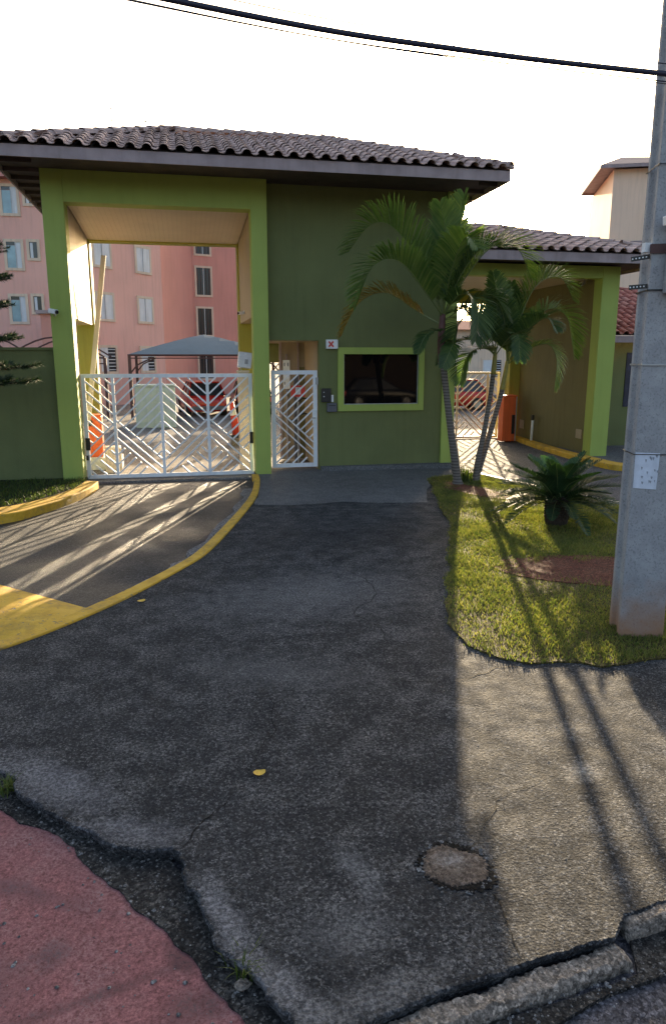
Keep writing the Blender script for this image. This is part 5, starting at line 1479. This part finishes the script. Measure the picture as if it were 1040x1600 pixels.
# overhead cables
def cable(label, pts, r_):
    return solo('overhead_cable', MB().tube(smooth_line(pts, 12), r_, 8), 'wire', label, 'cable', pts[0], 'cables overhead', True)
cable('thick dark twisted cable bundle crossing the sky to the pole', [(3.75, 5.25, 4.46), (2.0, 5.25, 4.50), (0.2, 5.25, 4.62), (-4, 5.25, 5.1)], 0.020)
cable('thin cable just above the thick bundle', [(3.75, 5.22, 4.515), (2.0, 5.22, 4.555), (0.2, 5.22, 4.68), (-4, 5.22, 5.2)], 0.004)
cable('thin cable just below the thick bundle', [(3.75, 5.28, 4.42), (2.0, 5.28, 4.465), (0.2, 5.28, 4.58), (-4, 5.28, 5.05)], 0.005)
cable('hair-thin cable running lowest under the bundle', [(3.75, 5.28, 4.405), (2.0, 5.28, 4.455), (0.2, 5.28, 4.585), (-4, 5.28, 5.07)], 0.004)

# ================================================================== LITTER AND WEEDS
def leaf(label, x, y, z, s_, rot):
    poly = ring_poly(x, y, s_, s_ * 0.85, 18, 0.08, int(x * 100) + 7, rot)
    m = MB(); n = len(poly)
    m.v = [(px, py, z + 0.004 + 0.010 * ((px - x) ** 2 + (py - y) ** 2) / s_ ** 2) for px, py in poly] + [(x, y, z + 0.003)]
    m.f = [(i, (i + 1) % n, n) for i in range(n)]
    return solo('fallen_leaf', m, 'leafyellow', label, 'leaf', (x, y, z), 'fallen yellow leaves')
leaf('round yellow leaf lying alone in the middle of the asphalt', 0.34, 3.81, 0.002, 0.036, 0.3)
leaf('yellow leaf lying close to the yellow kerb', -0.51, 7.11, 0.002, 0.042, 1.0)
def weed(label, x, y, z, n, L, seed):
    o = tuft('weed', label, x, y, n, L * 0.4, L, L * 0.9, 'weeds', seed, 0.003)
    o.location.z = z
weed('small green weed in the gap by the red lane', 0.145, 2.47, -0.06, 46, 0.13, 21)
weed('tuft of dry weed at the left end of the broken edge', -1.10, 4.02, -0.06, 70, 0.12, 22)
rc = random.Random(9)
def stone(label, x, y, z, s_, mat, seed):
    r = random.Random(seed); m = MB(); n, q = 8, 5
    for j in range(q):
        ph = math.pi * j / (q - 1)
        for i in range(n):
            t_ = 2 * math.pi * i / n; k = s_ * r.uniform(0.8, 1.15)
            m.v.append((x + k * math.sin(ph) * math.cos(t_) * 1.3, y + k * math.sin(ph) * math.sin(t_), z + k * 0.6 * (math.cos(ph) + 0.8)))
    for j in range(q - 1):
        for i in range(n):
            m.f.append((j * n + i, j * n + (i + 1) % n, (j + 1) * n + (i + 1) % n, (j + 1) * n + i))
    return solo('stone', m, mat, label, 'stone', (x, y, z))
stone('grey broken stone beside the weed in the gap', 0.125, 2.42, -0.062, 0.03, 'kerbstone', 2)

def gravel():
    r = random.Random(61); m = MB()
    poly = dirt_a + dirt_b
    xs = np.array([r.uniform(-1.7, 0.5) for _ in range(2600)]); ys = np.array([r.uniform(1.9, 4.7) for _ in range(2600)])
    k = inside(poly, xs, ys)
    pts = [(x, y, -0.060) for x, y in zip(xs[k], ys[k])]
    for _ in range(170):
        t = r.uniform(0, 1); pts.append((0.35 + 1.5 * t + r.gauss(0, .02), 1.96 + 0.22 * t + r.gauss(0, 0.03), -0.066))
    for _ in range(140):
        pts.append((r.uniform(-1.2, 1.9), r.uniform(2.3, 4.4), 0.0) if r.random() < 0.0 else (r.uniform(-0.9, 0.15), r.uniform(2.2, 3.6), -0.066))
    for (x, y, z) in pts:
        s_ = 0.003 + 0.009 * r.random() ** 2.5
        a = r.uniform(0, 6.28)
        o = len(m.v)
        for q in range(5):
            t = a + q * 1.2566
            m.v.append((x + s_ * math.cos(t) * r.uniform(.7, 1.2), y + s_ * math.sin(t) * r.uniform(.7, 1.2), z))
        m.v.append((x + r.uniform(-.3, .3) * s_, y + r.uniform(-.3, .3) * s_, z + s_ * r.uniform(0.6, 1.1)))
        for q in range(5): m.f.append((o + q, o + (q + 1) % 5, o + 5))
    ob = bpy.data.objects.new('gravel', m.mesh('gravel', 'crumb')); COL.objects.link(ob)
    ob['kind'] = 'stuff'; ob['label'] = 'loose grey gravel in the gap along the broken asphalt edge'; ob['category'] = 'gravel'
gravel()

def crumbs():
    r = random.Random(71); m = MB()
    pts = []
    for _ in range(60):
        t = r.uniform(0, 6.283); k = r.gauss(0.172, 0.012)
        pts.append((1.185 + k * math.cos(t), 2.835 + k * math.sin(t), 0.002, 0.004 + 0.010 * r.random() ** 2))
    for _ in range(260):
        pts.append((r.uniform(-0.9, 2.6), r.uniform(2.3, 7.5), 0.0, 0.002 + 0.004 * r.random() ** 3))
    ok = inside(apron_poly, np.array([p[0] for p in pts]), np.array([p[1] for p in pts]))
    for (x, y, z, s_), g_ in zip(pts, ok):
        if not g_: continue
        o = len(m.v); a = r.uniform(0, 6.28)
        for q in range(5):
            t = a + q * 1.2566
            m.v.append((x + s_ * math.cos(t) * r.uniform(.7, 1.2), y + s_ * math.sin(t) * r.uniform(.7, 1.2), z))
        m.v.append((x, y, z + s_ * r.uniform(0.5, 1.0)))
        for q in range(5): m.f.append((o + q, o + (q + 1) % 5, o + 5))
    ob = bpy.data.objects.new('grit', m.mesh('grit', 'crumb')); COL.objects.link(ob)
    ob['kind'] = 'stuff'; ob['label'] = 'fine loose grit scattered over the dark asphalt'; ob['category'] = 'grit'
crumbs()
